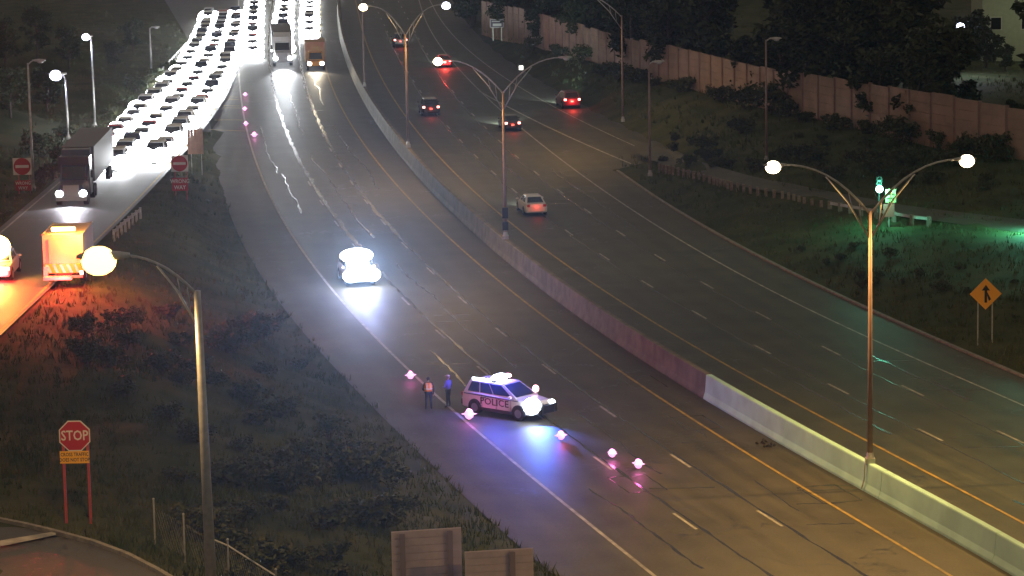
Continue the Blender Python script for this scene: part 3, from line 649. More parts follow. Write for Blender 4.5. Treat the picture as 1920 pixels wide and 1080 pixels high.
# ---------------------------------------------------------------- guard rails, fence
def rail_run(name, label, pts, step, h=.72, beam=True, postm='wood', reflect=False, pw=.16, cat='guard rail'):
    """pts: world ground points"""
    t = thing(name, label, cat, pts[0]); o = Vector(pts[0]); acc = []; 
    d = [0]
    for a, b in zip(pts[:-1], pts[1:]): d.append(d[-1]+(b-a).length)
    def at(s):
        for i in range(len(pts)-1):
            if s <= d[i+1] or i == len(pts)-2:
                return pts[i].lerp(pts[i+1], (s-d[i])/max(1e-6, d[i+1]-d[i]))
    n_ = max(2, int(d[-1]/step)+1)
    for i in range(n_):
        p = at(min(d[-1], i*step))-o; mb = MB(); mb.box(p+Vector((0,0,h/2-.1)), (pw,pw,h+.2)); build(mb, 'post', M[postm], t)
        if reflect: mb = MB(); mb.box(p+Vector((0,-.15,h*.72)), (.14,.03,.22)); build(mb, 'reflector', M['signwhite'], t)
    if beam:
        mb = MB()
        for a, b in zip(pts[:-1], pts[1:]):
            dd = b-a; rot = Vector((1,0,0)).rotation_difference(dd.normalized()).to_matrix()
            for zz, yy in ((.62,-.11),(.5,-.13),(.56,-.10)): mb.box((a+b)/2-o+Vector((0,yy,zz*h/.72)), (dd.length+.02,.03,.10), rot)
        build(mb, 'rail', M['galv'], t)
    return t
rp = [onground(x, y, 0, .6) for x, y in [(1236,320),(1262,326),(1290,332),(1335,345),(1372,355),(1410,363),(1472,374),(1512,386),(1540,391)]]
rail_run('guard_rail', 'guard rail of short pale posts along the lower side of the entrance ramp', rp, 1.05, .62, beam=False, pw=.22)
rp = [onground(x, y, 0, 1.2) for x, y in [(1556,394),(1620,405),(1687,416),(1710,420),(1742,424)]]
rail_run('guard_rail', 'wooden guard rail of widely spaced posts left of the teal lit street', rp, 1.7, .7, beam=True, pw=.3)
rp = [onground(x, y, 0, 3) for x, y in [(214,452),(226,440),(240,428),(252,418),(264,409)]]
rail_run('guard_rail', 'short guard rail with white reflectors on the grass beside the exit ramp', rp, 1.9, .8, reflect=True, postm='galv')
rp = [onground(x, y, 0, 3) for x, y in [(298,146),(318,124),(332,108),(347,92)]]
rail_run('guard_rail', 'bright white rail slanting across the dark upper left bank', rp, 3.5, .75, postm='galv')
# chain link fence
fp = [onground(291,1020,0,4), onground(347,1050,0,4), onground(430,1100,0,4), onground(520,1160,0,4)]
tf = thing('chain_link_fence', 'chain link fence with thin bare posts beside the foreground lamp post', 'fence', fp[0])
for p in fp:
    mb = MB(); q = p-fp[0]; mb.tube([q+Vector((0,0,-.2)), q+Vector((0,0,1.75))], .035, 6); mb.ball(q+Vector((0,0,1.78)), .05, 6, 4); build(mb, 'post', M['galv'], tf)
mb = MB(); mb.tube([fp[2]-fp[0]+Vector((-.9,.8,1.72)), fp[2]-fp[0]+Vector((0,0,1.55)), fp[3]-fp[0]+Vector((0,0,1.55))], .03, 6); build(mb, 'top_rail', M['galv'], tf)
mb = MB()
for a, b in zip(fp[:-1], fp[1:]):
    dd = b-a; n_ = int(dd.length/.25)
    for i in range(n_):
        for s_ in (0, 1):
            u0, u1 = i/n_, min(1, (i+4)/n_); 
            if s_: u0, u1 = u1, u0
            mb.tube([a-fp[0]+dd*u0+Vector((0,0,.1)), a-fp[0]+dd*u1+Vector((0,0,1.45))], .003, 3, False)
build(mb, 'wire_mesh', M['galv'], tf)

# ---------------------------------------------------------------- signs
def frame_at(xb, yb, z0=1):
    p = onground(xb, yb, 0, z0); return p
def loc2(p, x, y):      # pixel position in the upright plane through p, relative to p
    q = GY(x, y, p.y); return q.x-p.x, q.z-p.z
def plate(parent, name, p, x0, y0, x1, y1, m, dy=0, t=.02, **kw):
    a = loc2(p, x0, y1); b = loc2(p, x1, y0); mb = MB(); mb.box(((a[0]+b[0])/2, dy, (a[1]+b[1])/2), (abs(b[0]-a[0]), t, abs(b[1]-a[1]))); return build(mb, name, m, parent, **kw)
def upright(parent, p, x, ytop, m='galv', w=.07, ybot=None, dy=.05):
    a = loc2(p, x, ytop); mb = MB(); mb.box((a[0], dy, (a[1]-.3)/2), (w, w*.8, a[1]+.3)); return build(mb, 'post', M[m] if isinstance(m, str) else m, parent)
def textp(parent, p, cx, cy, s, txt, m, dy, size, sx=1):
    me = text_mesh(txt, size); me.materials.append(m); a = loc2(p, cx, cy); o = link('lettering', me, parent, (a[0], dy, a[1])); o.rotation_euler = (math.pi/2, 0, 0); o.scale = (sx,1,1); return o
M['postred'] = mat('red sign post', (.45,.07,.06), .5, noise=(4,(.34,.06,.05)))  # the whole post is coloured red
# stop sign
p = frame_at(140,984,4.6); t = thing('stop_sign', 'red octagonal stop sign with a small yellow plaque below it', 'road sign', p)
upright(t,p,117,812,M['postred'],.10); upright(t,p,163,812,M['postred'],.10)
c = loc2(p,140,817); r = (loc2(p,169,817)[0]-c[0])/math.cos(math.radians(22.5))
def octo(r_): return [(c[0]+r_*math.cos(math.radians(22.5+45*i)), c[1]+r_*math.sin(math.radians(22.5+45*i))) for i in range(8)]
mb = MB(); mb.prism(octo(r), 'y', -.03, 0); pan = build(mb, 'octagon_border', M['signwhite'], t)
mb = MB(); mb.prism(octo(r*.93), 'y', -.036, -.03); build(mb, 'octagon_face', M['signred'], t)
textp(t,p,140,817,0,'STOP',M['signwhite'],-.042,.56,.80)
plate(t,'yellow_plaque',p,113,845,167,869,M['signyellow'],-.02)
textp(t,p,140,852,0,'CROSS TRAFFIC',M['black'],-.035,.20,.78); textp(t,p,140,862,0,'DOES NOT STOP',M['black'],-.035,.20,.78)
def do_not_enter(label, xb, yb, z0, x0, y0, x1, y1, u0, v0, u1, v1):
    p = frame_at(xb, yb, z0); t = thing('do_not_enter_sign', label, 'road sign', p, 0, 'do not enter and wrong way signs')
    upright(t,p,u0+4,y0+2,M['postred'],.07); upright(t,p,u1-4,y0+2,M['postred'],.07)
    plate(t,'square_panel',p,x0,y0,x1,y1,M['signwhite'],-.02)
    c = loc2(p,(x0+x1)/2,(y0+y1)/2); rr = (loc2(p,x1,y0)[0]-c[0])*.93
    mb = MB(); mb.prism([(c[0]+rr*math.cos(a), c[1]+rr*math.sin(a)) for a in np.linspace(0,2*math.pi,25)[:-1]], 'y', -.036, -.03); build(mb, 'red_disc', M['signred'], t)
    mb = MB(); mb.box((c[0],-.038,c[1]), (rr*1.55,.008,rr*.32)); build(mb, 'white_bar', M['signwhite'], t)
    wb_ = plate(t,'wrong_way_board',p,u0,v0,u1,v1,M['signred'],-.02)
    cx, cy_ = (u0+u1)/2, (v0+v1)/2; hh_ = (v1-v0)
    a = loc2(p,cx,cy_-hh_*.22); sz = abs(loc2(p,cx,v0)[1]-loc2(p,cx,v1)[1])*.42
    textp(t,p,cx,cy_-hh_*.22,0,'WRONG',M['signwhite'],-.034,sz,.85); textp(t,p,cx,cy_+hh_*.24,0,'WAY',M['signwhite'],-.034,sz,.9)
do_not_enter('red and white do not enter sign near the left edge, left of the exit ramp',43,362,3.2,25,296,58,328,29,338,58,358)
do_not_enter('red and white do not enter sign on the grass wedge right of the exit ramp',338,368,1.8,321,291,352,322,323,333,352,358)
# tall narrow sign seen from the back
p = frame_at(366,322,1.2); t = thing('sign_board', 'tall narrow blank back of a sign on two legs by the yellow bars', 'sign board', p)
mb = MB(); a = loc2(p,352,289); b = loc2(p,380,241); wdt = b[0]-a[0]
for i in range(5): mb.box((a[0]+wdt*(i+.5)/5, -.02-.01*(i%2), (a[1]+b[1])/2), (wdt/5-.01,.03,b[1]-a[1]))
build(mb, 'board', mat('sign back brownish', (.40,.22,.15), .5, .1, noise=(3,(.32,.17,.12))), t); upright(t,p,357,244,dy=.03); upright(t,p,376,244,dy=.03)
# merge sign
p = frame_at(1848,641,.5); t = thing('merge_sign', 'orange diamond merge sign with a black arrow on two thin legs', 'road sign', p)
upright(t,p,1834,552); upright(t,p,1861,552)
c = loc2(p,1848,551); R_ = loc2(p,1878,551)[0]-c[0]
mb = MB(); mb.prism([(c[0]+R_,c[1]),(c[0],c[1]+R_),(c[0]-R_,c[1]),(c[0],c[1]-R_)], 'y', -.03, 0); build(mb, 'diamond_panel', M['signorange'], t)
mb = MB(); k_ = R_/1.0
def Q(a, b): return (c[0]+a*k_, c[1]+b*k_)
mb.prism([Q(-.07,-.55),Q(.09,-.55),Q(.09,.30),Q(-.07,.30)],'y',-.042,-.034); mb.prism([Q(-.25,.22),Q(.27,.22),Q(.01,.58)],'y',-.0425,-.0345); mb.prism([Q(.095,-.12),Q(.095,.12),Q(.34,-.34),Q(.20,-.44)],'y',-.0415,-.0335); build(mb, 'arrow', M['black'], t)
# stacked boards by the entrance ramp
p = frame_at(1666,424,1.3); t = thing('sign_board', 'two stacked boards, yellowish over red, on one post beside the green signal', 'sign board', p)
upright(t,p,1667,358,'galv',.10); plate(t,'upper_board',p,1660,354,1680,380,mat('faded yellow board',(.55,.45,.20),.5,noise=(3,(.40,.36,.18))),-.02); plate(t,'lower_board',p,1656,382,1677,407,mat('faded red board',(.42,.10,.09),.5,noise=(4,(.33,.09,.08))),-.02)
a = loc2(p,1670,367); mb = MB(); mb.box((a[0],-.036,a[1]+.1),(.5,.01,.10)); mb.box((a[0]-.05,-.036,a[1]-.18),(.4,.01,.08)); build(mb,'dark_marks',M['darkmetal'],t)
# small dark guide sign far up
p = frame_at(932,72,1); t = thing('guide_sign', 'small dark guide sign on two legs at the top beside the noise wall', 'road sign', p)
upright(t,p,924,40,w=.12); upright(t,p,940,40,w=.12); plate(t,'panel_border',p,919,36,944,52,M['alu'],-.02); plate(t,'panel_face',p,920,37,943,51,mat('dark purple sign face',(.06,.04,.08),.5),-.034)
for i, (x0,x1,y0,y1) in enumerate([(922,941,39,41),(924,940,44,49)]): plate(t,'text_block',p,x0,y0,x1,y1,M['lens'],-.047,.01)
# big sign backs at the bottom
def sign_back(label, x0, x1, ytop, ybot, sup, D, rz):
    b0 = GY((x0+x1)/2, ybot, D); g0 = Hs(b0.x, D); t = thing('sign_board', label, 'sign board', (b0.x, D, g0), math.radians(rz), 'corrugated backs of roadside signs at the bottom')
    w = (GY(x1,ytop,D).x-GY(x0,ytop,D).x)/math.cos(math.radians(rz)); zt = GY(x0,ytop,D).z-g0; zb = max(.5, b0.z-g0); n_ = int((zt-zb)/.26); mb = MB(); hp = (zt-zb)/n_
    for i in range(n_): mb.box((0, 0, zb+hp*(i+.5)), (w, .05, hp-.035)); mb.box((0,.012,zb+hp*i),(w-.01,.028,.05))
    mb.box((0,.035,(zt+zb)/2),(w,.02,zt-zb-.01)); build(mb, 'corrugated_panel', M['signback'], t)
    for s_ in sup:
        xx = (s_-(x0+x1)/2)/(x1-x0)*w; mb = MB(); mb.box((xx,-.08,(zt-.05)/2-.1),(.12,.10,zt+.1)); mb.box((xx,-.135,(zt-.05)/2-.1),(.2,.012,zt+.1)); build(mb,'support_post',M['supp'],t)
M['signback'] = mat('sign back aluminium with pink light', (.52,.43,.47), .5, .15, noise=(2,(.44,.36,.40))); M['supp'] = mat('support steel', (.25,.20,.22), .5, .3)  # pink light falling on the aluminium is put into its colour
sign_back('larger corrugated sign back with two dark supports at the bottom centre',738,868,994,1150,(757,846),108,11)
sign_back('lower corrugated sign back to the right of the larger one',874,1002,1032,1150,(962,),107,9)

# ---------------------------------------------------------------- signals and small lamps
def signal(label, xb, yb, yl, z0, col='green', power=0, k=1.0, xl=None, group='green traffic signals'):
    p = frame_at(xb, yb, z0); t = thing('traffic_signal', label, 'traffic signal', p, 0, group)
    a = loc2(p, xl or xb, yl); mb = MB(); mb.tube([(0,0,-.2),(0,0,a[1]+.6)], .07, 8); build(mb,'pole',M['darkmetal'],t)
    mb = MB(); mb.box((a[0],-.16,a[1]+.28),(.38,.22,1.15)); hs_ = build(mb,'housing',M['darkmetal'],t)
    for i in (0,1): mb = MB(); mb.ball((a[0],-.29,a[1]+.32*(i+1)),(.12,.05,.12),10,6); build(mb,'dark_lens',M['black'],hs_)
    mb = MB(); mb.ball((a[0],-.34,a[1]-.02),(.27*k,.14,.27*k),14,8); build(mb,'green_lens',E[col],hs_,smooth=True)
    if power: point_light('lamp_light', (a[0],-.75,a[1]-.05), (.15,1,.62), power, .15, t)
signal('green traffic signal glowing above the entrance ramp, left of the stacked boards',1648,424,353,1.3,power=800)
signal('green traffic signal just past the right edge lighting the street teal',1938,436,395,1.5,power=2600)
p = frame_at(981,150,.2); t = thing('marker_lamp', 'tiny pale square marker lamp on a short bent post by the far kerb', 'lamp', p)
a = loc2(p,977,127); mb = MB(); mb.tube([(0,0,0),(a[0]+.1,.05,a[1]*.8),(a[0],.05,a[1])],.05,6); build(mb,'post',M['darkmetal'],t); mb = MB(); mb.box((a[0],0,a[1]),(.75,.12,.75)); build(mb,'housing',M['black'],t); mb = MB(); mb.box((a[0],-.08,a[1]),(.45,.04,.45)); build(mb,'lit_face',E['small'],t)

# ---------------------------------------------------------------- building behind the noise wall
hp_ = GY(1900,190,330); hz_ = 2.0; t = thing('house', 'pale lit house wall glimpsed through leaves past the noise wall, upper right', 'building', (hp_.x,330,hz_))
mb = MB(); mb.box((0,4,4),(7,8,8)); build(mb,'wall',mat('pale siding',(.42,.46,.34),.7,noise=(2,(.36,.40,.30))),t)
mb = MB(); mb.prism([(-.6,7.9),(4,10.4),(8.6,7.9),(8.6,8.1),(4,10.7),(-.6,8.1)],'x',-3.9,3.9); build(mb,'roof',M['darkmetal'],t)
for xx in (-2,1.4): mb = MB(); mb.box((xx,-.03,4.6),(1.3,.08,1.5)); w_ = build(mb,'window',M['signwhite'],t); mb = MB(); mb.box((xx,-.09,4.6),(1.1,.03,1.3)); build(mb,'pane',M['glass'],w_)
p = G(1800,52,8); lp = thing('yard_light', 'violet white yard light glowing at the upper right among the trees', 'lamp', (p.x,p.y,4)); mb = MB(); mb.tube([(0,0,-1),(0,0,4)],.08,6); build(mb,'pole',M['darkmetal'],lp); mb = MB(); mb.ball((0,-.2,4.1),(.45,.35,.4),10,8); build(mb,'lamp_lens',E['ledblue'],lp); point_light('lamp_light',(0,-.8,4.1),(.65,.75,1),1800,.2,lp)
point_light('lamp_light',(2.0,-7,6.5),(.8,.95,.6),260,.2,t)  # unseen lamp without a fixture, added to light the house wall

for x_, y_, s_, lb in ((1848,318,.62,'small ragged tree in front of the pale lit house'),(1884,316,.40,'lowest ragged tree in front of the pale lit house'),(1812,322,.8,'leafy tree left of the pale lit house')):
    q = GY(x_, 200, y_); plant_tree('tree', q.x, y_, Hs(q.x,y_)-.2, 2, s_, lb, 'ragged trees in front of the pale house')
# ---------------------------------------------------------------- vehicles
def body_loft(secs, mb):
    rings = []
    for x, zl, zh, wl, wh in secs:
        zm = zl+(zh-zl)*.55; h = [(wl*.90,zl),(wl*.985,zl+.07),(wl,zm),(wh*1.0,zh-.07),(wh*.93,zh-.012),(wh*.5,zh+.012)]
        rings.append([(x,-a,b) for a,b in h]+[(x,a,b) for a,b in h[::-1]])
    mb.loft(rings)
SPEC = dict(
 sedan=dict(secs=[(-2.36,.38,.80,.70,.62),(-2.28,.28,.96,.84,.76),(-1.6,.22,1.02,.90,.84),(0,.20,.98,.91,.86),(1.0,.20,.95,.91,.86),(1.6,.21,.88,.90,.82),(2.15,.26,.78,.86,.74),(2.36,.36,.64,.70,.60)],
   gh=(-1.85,1.12,.97,-1.15,.25,1.44,.80,.60), wb=(-1.38,1.42), wr=.33, hw=(.62,.66), tw=(.64,.84), L=2.36),
 suv=dict(secs=[(-2.42,.45,1.02,.78,.74),(-2.34,.32,1.12,.92,.86),(-1.6,.25,1.18,.96,.90),(0,.24,1.15,.97,.91),(1.0,.24,1.12,.97,.90),(1.6,.26,1.06,.96,.86),(2.2,.32,.98,.91,.80),(2.45,.45,.80,.76,.68)],
   gh=(-2.30,1.34,1.13,-1.98,.22,1.74,.88,.68), wb=(-1.45,1.50), wr=.38, hw=(.68,.82), tw=(.74,.98), L=2.45),
 pickup=dict(secs=[(-2.8,.50,1.02,.86,.84),(-2.72,.40,1.08,.94,.90),(-1.0,.34,1.10,.97,.93),(0.3,.32,1.10,.97,.92),(1.4,.32,1.12,.97,.90),(2.3,.36,1.06,.95,.86),(2.75,.46,.92,.84,.76)],
   gh=(-.95,1.40,1.08,-.70,.55,1.80,.86,.70), wb=(-1.75,1.75), wr=.40, hw=(.72,.84), tw=(.80,.90), L=2.78))
def quad(a, b, c, d, u0, u1, v0, v1, off):
    """patch of the quad a(b)(c)(d): u along a->b, v along a->d"""
    P = lambda u, v: (a.lerp(b, u)).lerp(d.lerp(c, u), v)
    n_ = (b-a).cross(d-a).normalized()*off
    return [P(u0,v0)+n_, P(u1,v0)+n_, P(u1,v1)+n_, P(u0,v1)+n_]
def make_vehicle(kind, pcol, label, cat, group=None, name=None, head=None, tailon=False, hs=1.0, bay=True):
    sp_ = SPEC[kind]; t = thing(name or {'sedan':'parked_car','suv':'sport_utility_car','pickup':'pickup_truck'}[kind], label, cat, (0,0,0), 0, group)
    pm = PT[pcol] if isinstance(pcol, str) else pcol
    mb = MB(); body_loft(sp_['secs'], mb); 
    xb0, xf0, z0, xb1, xf1, z1, w0, w1 = sp_['gh']
    C = lambda x, y, z: Vector((x,y,z))
    # greenhouse shell
    z0_ = z0-.04; B_ = [C(xb0,-w0,z0_),C(xf0,-w0,z0_),C(xf0,w0,z0_),C(xb0,w0,z0_)]; T_ = [C(xb1,-w1,z1),C(xf1,-w1,z1),C(xf1,w1,z1),C(xb1,w1,z1)]
    mb.add(B_+T_, [(0,1,5,4),(1,2,6,5),(2,3,7,6),(3,0,4,7),(4,5,6,7)])
    R1 = [C(xb1+.12,-w1+.1,z1+.035),C(xf1-.1,-w1+.1,z1+.035),C(xf1-.1,w1-.1,z1+.035),C(xb1+.12,w1-.1,z1+.035)]
    mb.add(T_+R1, [(0,1,5,4),(1,2,6,5),(2,3,7,6),(3,0,4,7),(4,5,6,7)])
    body = build(mb, 'body', pm, t, smooth=False)
    if kind == 'pickup':
        mb = MB(); mb.box((-1.87,0,1.095),(1.62,1.56,.03)); build(mb,'load_bed',M['darkmetal'],t)
    for s_ in (-1, 1):
        a, b, c_, d = (B_[0],B_[1],T_[1],T_[0]) if s_ < 0 else (B_[2],B_[3],T_[3],T_[2])
        rg = ((.07,.30),(.32,.57),(.59,.93)) if kind == 'suv' else ((.10,.50),(.53,.88))
        for u0, u1 in rg:
            if s_ > 0: u0, u1 = 1-u1, 1-u0
            mb = MB(); mb.add(quad(a,b,c_,d,u0,u1,.14,.9,.008), [(0,1,2,3)]); build(mb,'side_window',M['glass'],t)
    mb = MB(); mb.add(quad(B_[1],B_[2],T_[2],T_[1],.06,.94,.12,.93,.008), [(0,1,2,3)]); build(mb,'windshield',M['glass'],t)
    mb = MB(); mb.add(quad(B_[3],B_[0],T_[0],T_[3],.08,.92,.16,.9,.008), [(0,1,2,3)]); build(mb,'rear_window',M['glass'],t)
    W_ = max(s[3] for s in sp_['secs'])
    for wx in sp_['wb']:
        for s_ in (-1,1):
            r_ = sp_['wr']; mb = MB(); arc = [(wx+(r_+.07)*math.cos(a), r_+(r_+.07)*math.sin(a)) for a in np.linspace(-.25, math.pi+.25, 14)]
            mb.prism(arc,'y',s_*(W_-.2),s_*(W_+.004)); ar = build(mb,'wheel_arch',M['black'],t)
            mb = MB(); mb.prism([(wx+r_*math.cos(a), r_+r_*math.sin(a)) for a in np.linspace(0,2*math.pi,21)[:-1]],'y',s_*(W_-.22),s_*(W_+.02)); w_ = build(mb,'wheel',M['rubber'],t)
            mb = MB(); mb.prism([(wx+r_*.6*math.cos(a), r_+r_*.6*math.sin(a)) for a in np.linspace(0,2*math.pi,13)[:-1]],'y',s_*(W_+.02),s_*(W_+.03)); build(mb,'rim',M['rim'],w_)
    Lx = sp_['L']; zc, yc = sp_['hw'][0]+(.12 if kind=='suv' else 0), sp_['hw'][1]*.86
    lit = head
    for s_ in (-1,1):
        mb = MB(); rad_ = (.17 if lit else .12)*hs; mb.ball((Lx-.10, s_*yc, zc),(.13 if not lit else max(.13,rad_*.8), max(.17,rad_*1.15), rad_*.9),12,8); build(mb,'headlight',E[lit] if lit else M['lens'],t,smooth=True)  # lit lens enlarged, its size stands in for the headlight glare
        mb = MB(); mb.box((-Lx+.03,s_*sp_['tw'][0],sp_['tw'][1]),(.10,.24,.20)); build(mb,'tail_light',E['tail'] if tailon else M['tail'],t)
    mb = MB(); mb.box((Lx-.02,0,zc-.05),(.05,yc*1.3,.16)); mb.box((Lx-.02,0,zc-.27),(.06,yc*1.5,.10)); build(mb,'grille',M['darkmetal'],t)
    mb = MB(); mb.box((-Lx-.02,0,sp_['tw'][1]-.18),(.02,.32,.15)); build(mb,'number_plate',M['plate'],t)
    for s_ in (-1,1): mb = MB(); mb.ball((xf0-.28, s_*(w0+.20), z0+.07),(.10,.12,.08),8,6); build(mb,'wing_mirror',pm,t)
    if kind != 'sedan':
        pass
    return t
def place(t, p, ang):
    t.location = p; t.rotation_euler = (0,0,ang)
def heading(f, y, sgn):   # direction of travel along curve: sgn -1 towards viewer
    return math.atan2(sgn*4, sgn*(float(f(y+2))-float(f(y-2))))
def lane_x(f1, f2, y, t=.5): return float(f1(y))+(float(f2(y))-float(f1(y)))*t
def head_spots(t, Lx, z, power, two=False, col=(.86,.93,1), ang=62, down=-.06):
    for s_ in ((-1,1) if two else (0,)):
        spot_light('headlight_beam',(Lx+.12,s_*.6,z),(1,0,down),col,power,ang,.5,.08,t)
def tail_lights_on(t, Lx, power, col=(1,.06,.04)):
    point_light('tail_light_glow',(-Lx-.35,0,.8),col,power,.15,t)

# northbound cars (seen from behind)
def nb(kind, col, px_, py_, label, f=None, tail=True, power=2500, tp=25, plate_=True):
    y = row(px_, py_); p = G(px_, py_, .03); t = make_vehicle(kind, col, label, 'car', 'cars driving away on the northbound side', name='car', tailon=tail)
    place(t, p, heading(f or C_B2, y+2, 1)); head_spots(t, SPEC[kind]['L'], .7, power, ang=55, col=(.85,1,.9)); tail_lights_on(t, SPEC[kind]['L'], tp); return t
nb('sedan','white',997,398,'white car on the northbound side just right of the median lamp pole with boxes',C_B1,tail=False,power=2500,tp=12)
nb('suv','black',805,214,'black car driving away between the median barrier and the dark double lamp pole',C_B1,power=1500)
nb('sedan','black',956,242,'dark car with glowing tail lights passing behind the middle median lamp pole',C_W,power=9000)
nb('suv','maroon',1065,200,'maroon sport utility car with lit tail lights on the entrance ramp',C_WA,power=6000,tp=110)
nb('sedan','red',832,124,'red car with bright brake lights under the glowing head of the middle median lamp',C_B2,power=5000,tp=400)
nb('suv','black',750,86,'dark car at the top of the northbound side behind the far median lamp pole',C_B1,power=2500)

# southbound bright car
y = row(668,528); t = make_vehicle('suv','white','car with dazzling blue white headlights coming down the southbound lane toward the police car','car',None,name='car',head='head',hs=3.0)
p = G(668,528,.03); place(t, p, heading(C_L1, y, -1)+.03); head_spots(t, 2.45, .8, 36000, two=True, col=(.78,.90,1), ang=19, down=-.15)
bpy.context.view_layer.update(); fd = (Matrix.Rotation(-t.rotation_euler.z, 3, 'Z') @ (Vector((0,0,CH))-t.location)).normalized()
spot_light('halo_beam',(3.0,.0,1.3),fd,(.40,.62,1),250000,18,1.0,.15,t)  # added spot towards the camera, makes the car's halo in the haze
point_light('halo_fill',(3.9,0,2.2),(.34,.42,1),1300,.25,t); point_light('halo_fill',(-1.2,0,3.4),(.38,.40,1),600,.25,t)  # unseen fill lamps added for the blue halo around the car
mb = MB(); mb.ball((.35,0,1.86),(.60,1.15,.50),18,10); mb.ball((2.45,0,.95),(.25,1.05,.55),18,10); build(mb,'glare_blob',E['head'],t,smooth=True)  # glowing blobs added in the shape of the glare, no real light bar

# queue prototypes
QL = {}
protoq = []
for kind, col in (('sedan','grey'),('suv','silver'),('sedan','white'),('suv','white'),('pickup','navy'),('sedan','red'),('suv','silver'),('sedan','beige')):
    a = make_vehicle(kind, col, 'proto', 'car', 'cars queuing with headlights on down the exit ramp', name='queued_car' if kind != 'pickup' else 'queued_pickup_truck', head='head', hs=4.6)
    head_spots(a, SPEC[kind]['L'], .8, 7500, ang=46, down=-.14); remember(a); protoq.append([a, kind, col, True])
cn = {'black':'black','grey':'dark grey','silver':'silver','white':'white','navy':'navy blue','red':'red','blue':'deep blue','beige':'beige'}
kn = {'sedan':'saloon car','suv':'tall car','pickup':'pickup truck'}
def put_q(i, p, ang, label, group):
    a = protoq[i]
    if a[3]: a[3] = False; r = a[0]; place(r, p, ang); r['label'] = label; r['group'] = group
    else: r = dup(a[0], p, ang, label, group)
    r['category'] = 'truck' if a[1] == 'pickup' else 'car'
random.seed(12)
def rampdir(y, t_): 
    a, b = ramp_pt(t_, y-3), ramp_pt(t_, y+3); return math.atan2(a.y-b.y, a.x-b.x)
g1 = 'cars queuing with headlights on down the exit ramp'
ords = ['first','second','third','fourth','fifth','sixth','seventh','eighth','ninth','tenth','eleventh','twelfth','thirteenth','fourteenth','fifteenth','sixteenth','seventeenth','eighteenth','nineteenth','twentieth','twenty-first','twenty-second','twenty-third','twenty-fourth','twenty-fifth','twenty-sixth','twenty-seventh','twenty-eighth','twenty-ninth','thirtieth','thirty-first','thirty-second','thirty-third','thirty-fourth']
for lane, (tt, y0, side) in enumerate(((.14,262,'left'),(.47,250,'middle'),(.80,256,'right'))):
    y = y0; k = 0
    while y < 452:
        i = random.randrange(8); p = ramp_pt(tt+random.uniform(-.02,.02), y, .06)
        put_q(i, p, rampdir(y, tt), f'{cn[protoq[i][2]]} {kn[protoq[i][1]]}, {ords[k]} from the front, {side} lane of the exit queue', g1)
        y += random.uniform(7.2, 8.8); k += 1
g2 = 'cars backed up across the southbound lanes at the top'
for lane, (f1, f2, side) in enumerate(((C_L1,C_S1,'outer'),(C_S1,C_S2,'middle'),(C_S2,C_Y1,'inner'))):
    y = 380+lane*6 if lane < 2 else 410; k = 0
    while y < 500:
        i = random.randrange(8); p = Vector((lane_x(f1,f2,y), y, .03))
        put_q(i, p, heading(f1, y, -1), f'{cn[protoq[i][2]]} {kn[protoq[i][1]]}, {ords[k]} from the front in the {side} southbound lane', g2)
        y += random.uniform(9,12); k += 1
# box trucks
def box_truck(label, p, ang, col, boxm, rear=False, L=7.5, h=3.3, head=None, name='box_truck', boxh=None):
    t = thing(name, label, 'truck', p, ang); mb = MB()
    body_loft([(L/2-1.9,.5,1.3,1.05,1.0),(L/2-.9,.5,1.25,1.02,.95),(L/2-.1,.55,1.1,.95,.85)], mb)
    mb.add([(L/2-1.95,-1.0,1.2),(L/2-.75,-.98,1.2),(L/2-.75,.98,1.2),(L/2-1.95,1.0,1.2),(L/2-1.95,-.85,2.2),(L/2-1.25,-.82,2.15),(L/2-1.25,.82,2.15),(L/2-1.95,.85,2.2)],[(0,1,5,4),(1,2,6,5),(2,3,7,6),(3,0,4,7),(4,5,6,7)])
    build(mb,'cab',PT[col],t)
    a,b,c_,d = Vector((L/2-.75,-.98,1.2)),Vector((L/2-.75,.98,1.2)),Vector((L/2-1.25,.82,2.15)),Vector((L/2-1.25,-.85,2.15)); mb = MB(); mb.add(quad(a,b,c_,d,.06,.94,.1,.92,.01),[(0,1,2,3)]); build(mb,'windshield',M['glass'],t)
    for s_ in (-1,1):
        mb = MB(); mb.add([(L/2-1.85,s_*1.0,1.3),(L/2-1.0,s_*.99,1.3),(L/2-1.3,s_*.86,2.08),(L/2-1.85,s_*.88,2.08)],[(0,1,2,3)]); build(mb,'side_window',M['glass'],t)
        mb = MB(); mb.ball((L/2-.12,s_*.75,.85),(.16,.28 if head else .14,.24 if head else .12),10,6); build(mb,'headlight',E[head] if head else M['lens'],t)
    mb = MB(); mb.box((-.98,0,.75),(L-2.0,.9,.25)); build(mb,'chassis',M['darkmetal'],t)
    bl_ = L-2.1; bh = boxh or h-.95
    mb = MB(); mb.box((-1.02,0,.92+bh/2),(bl_,2.4,bh)); 
    for s_ in (-1,1): mb.box((-1.02,s_*1.2,.96+bh),(bl_,.07,.07)); mb.box((-1.02,s_*1.205,.95),(bl_,.07,.1))
    bx = build(mb,'cargo_box',boxm,t)
    for wx in (L/2-1.0,-L/2+1.6):
        for s_ in (-1,1): mb = MB(); mb.prism([(wx+.46*math.cos(a), .46+.46*math.sin(a)) for a in np.linspace(0,2*math.pi,21)[:-1]],'y',s_*.82,s_*1.14); w_ = build(mb,'wheel',M['rubber'],t); mb = MB(); mb.prism([(wx+.25*math.cos(a), .46+.25*math.sin(a)) for a in np.linspace(0,2*math.pi,13)[:-1]],'y',s_*1.14,s_*1.16); build(mb,'rim',M['rim'],w_)
    mb = MB(); mb.box((-L/2-.06,0,.55),(.12,2.3,.14)); build(mb,'rear_bumper',M['galv'],t)
    return t
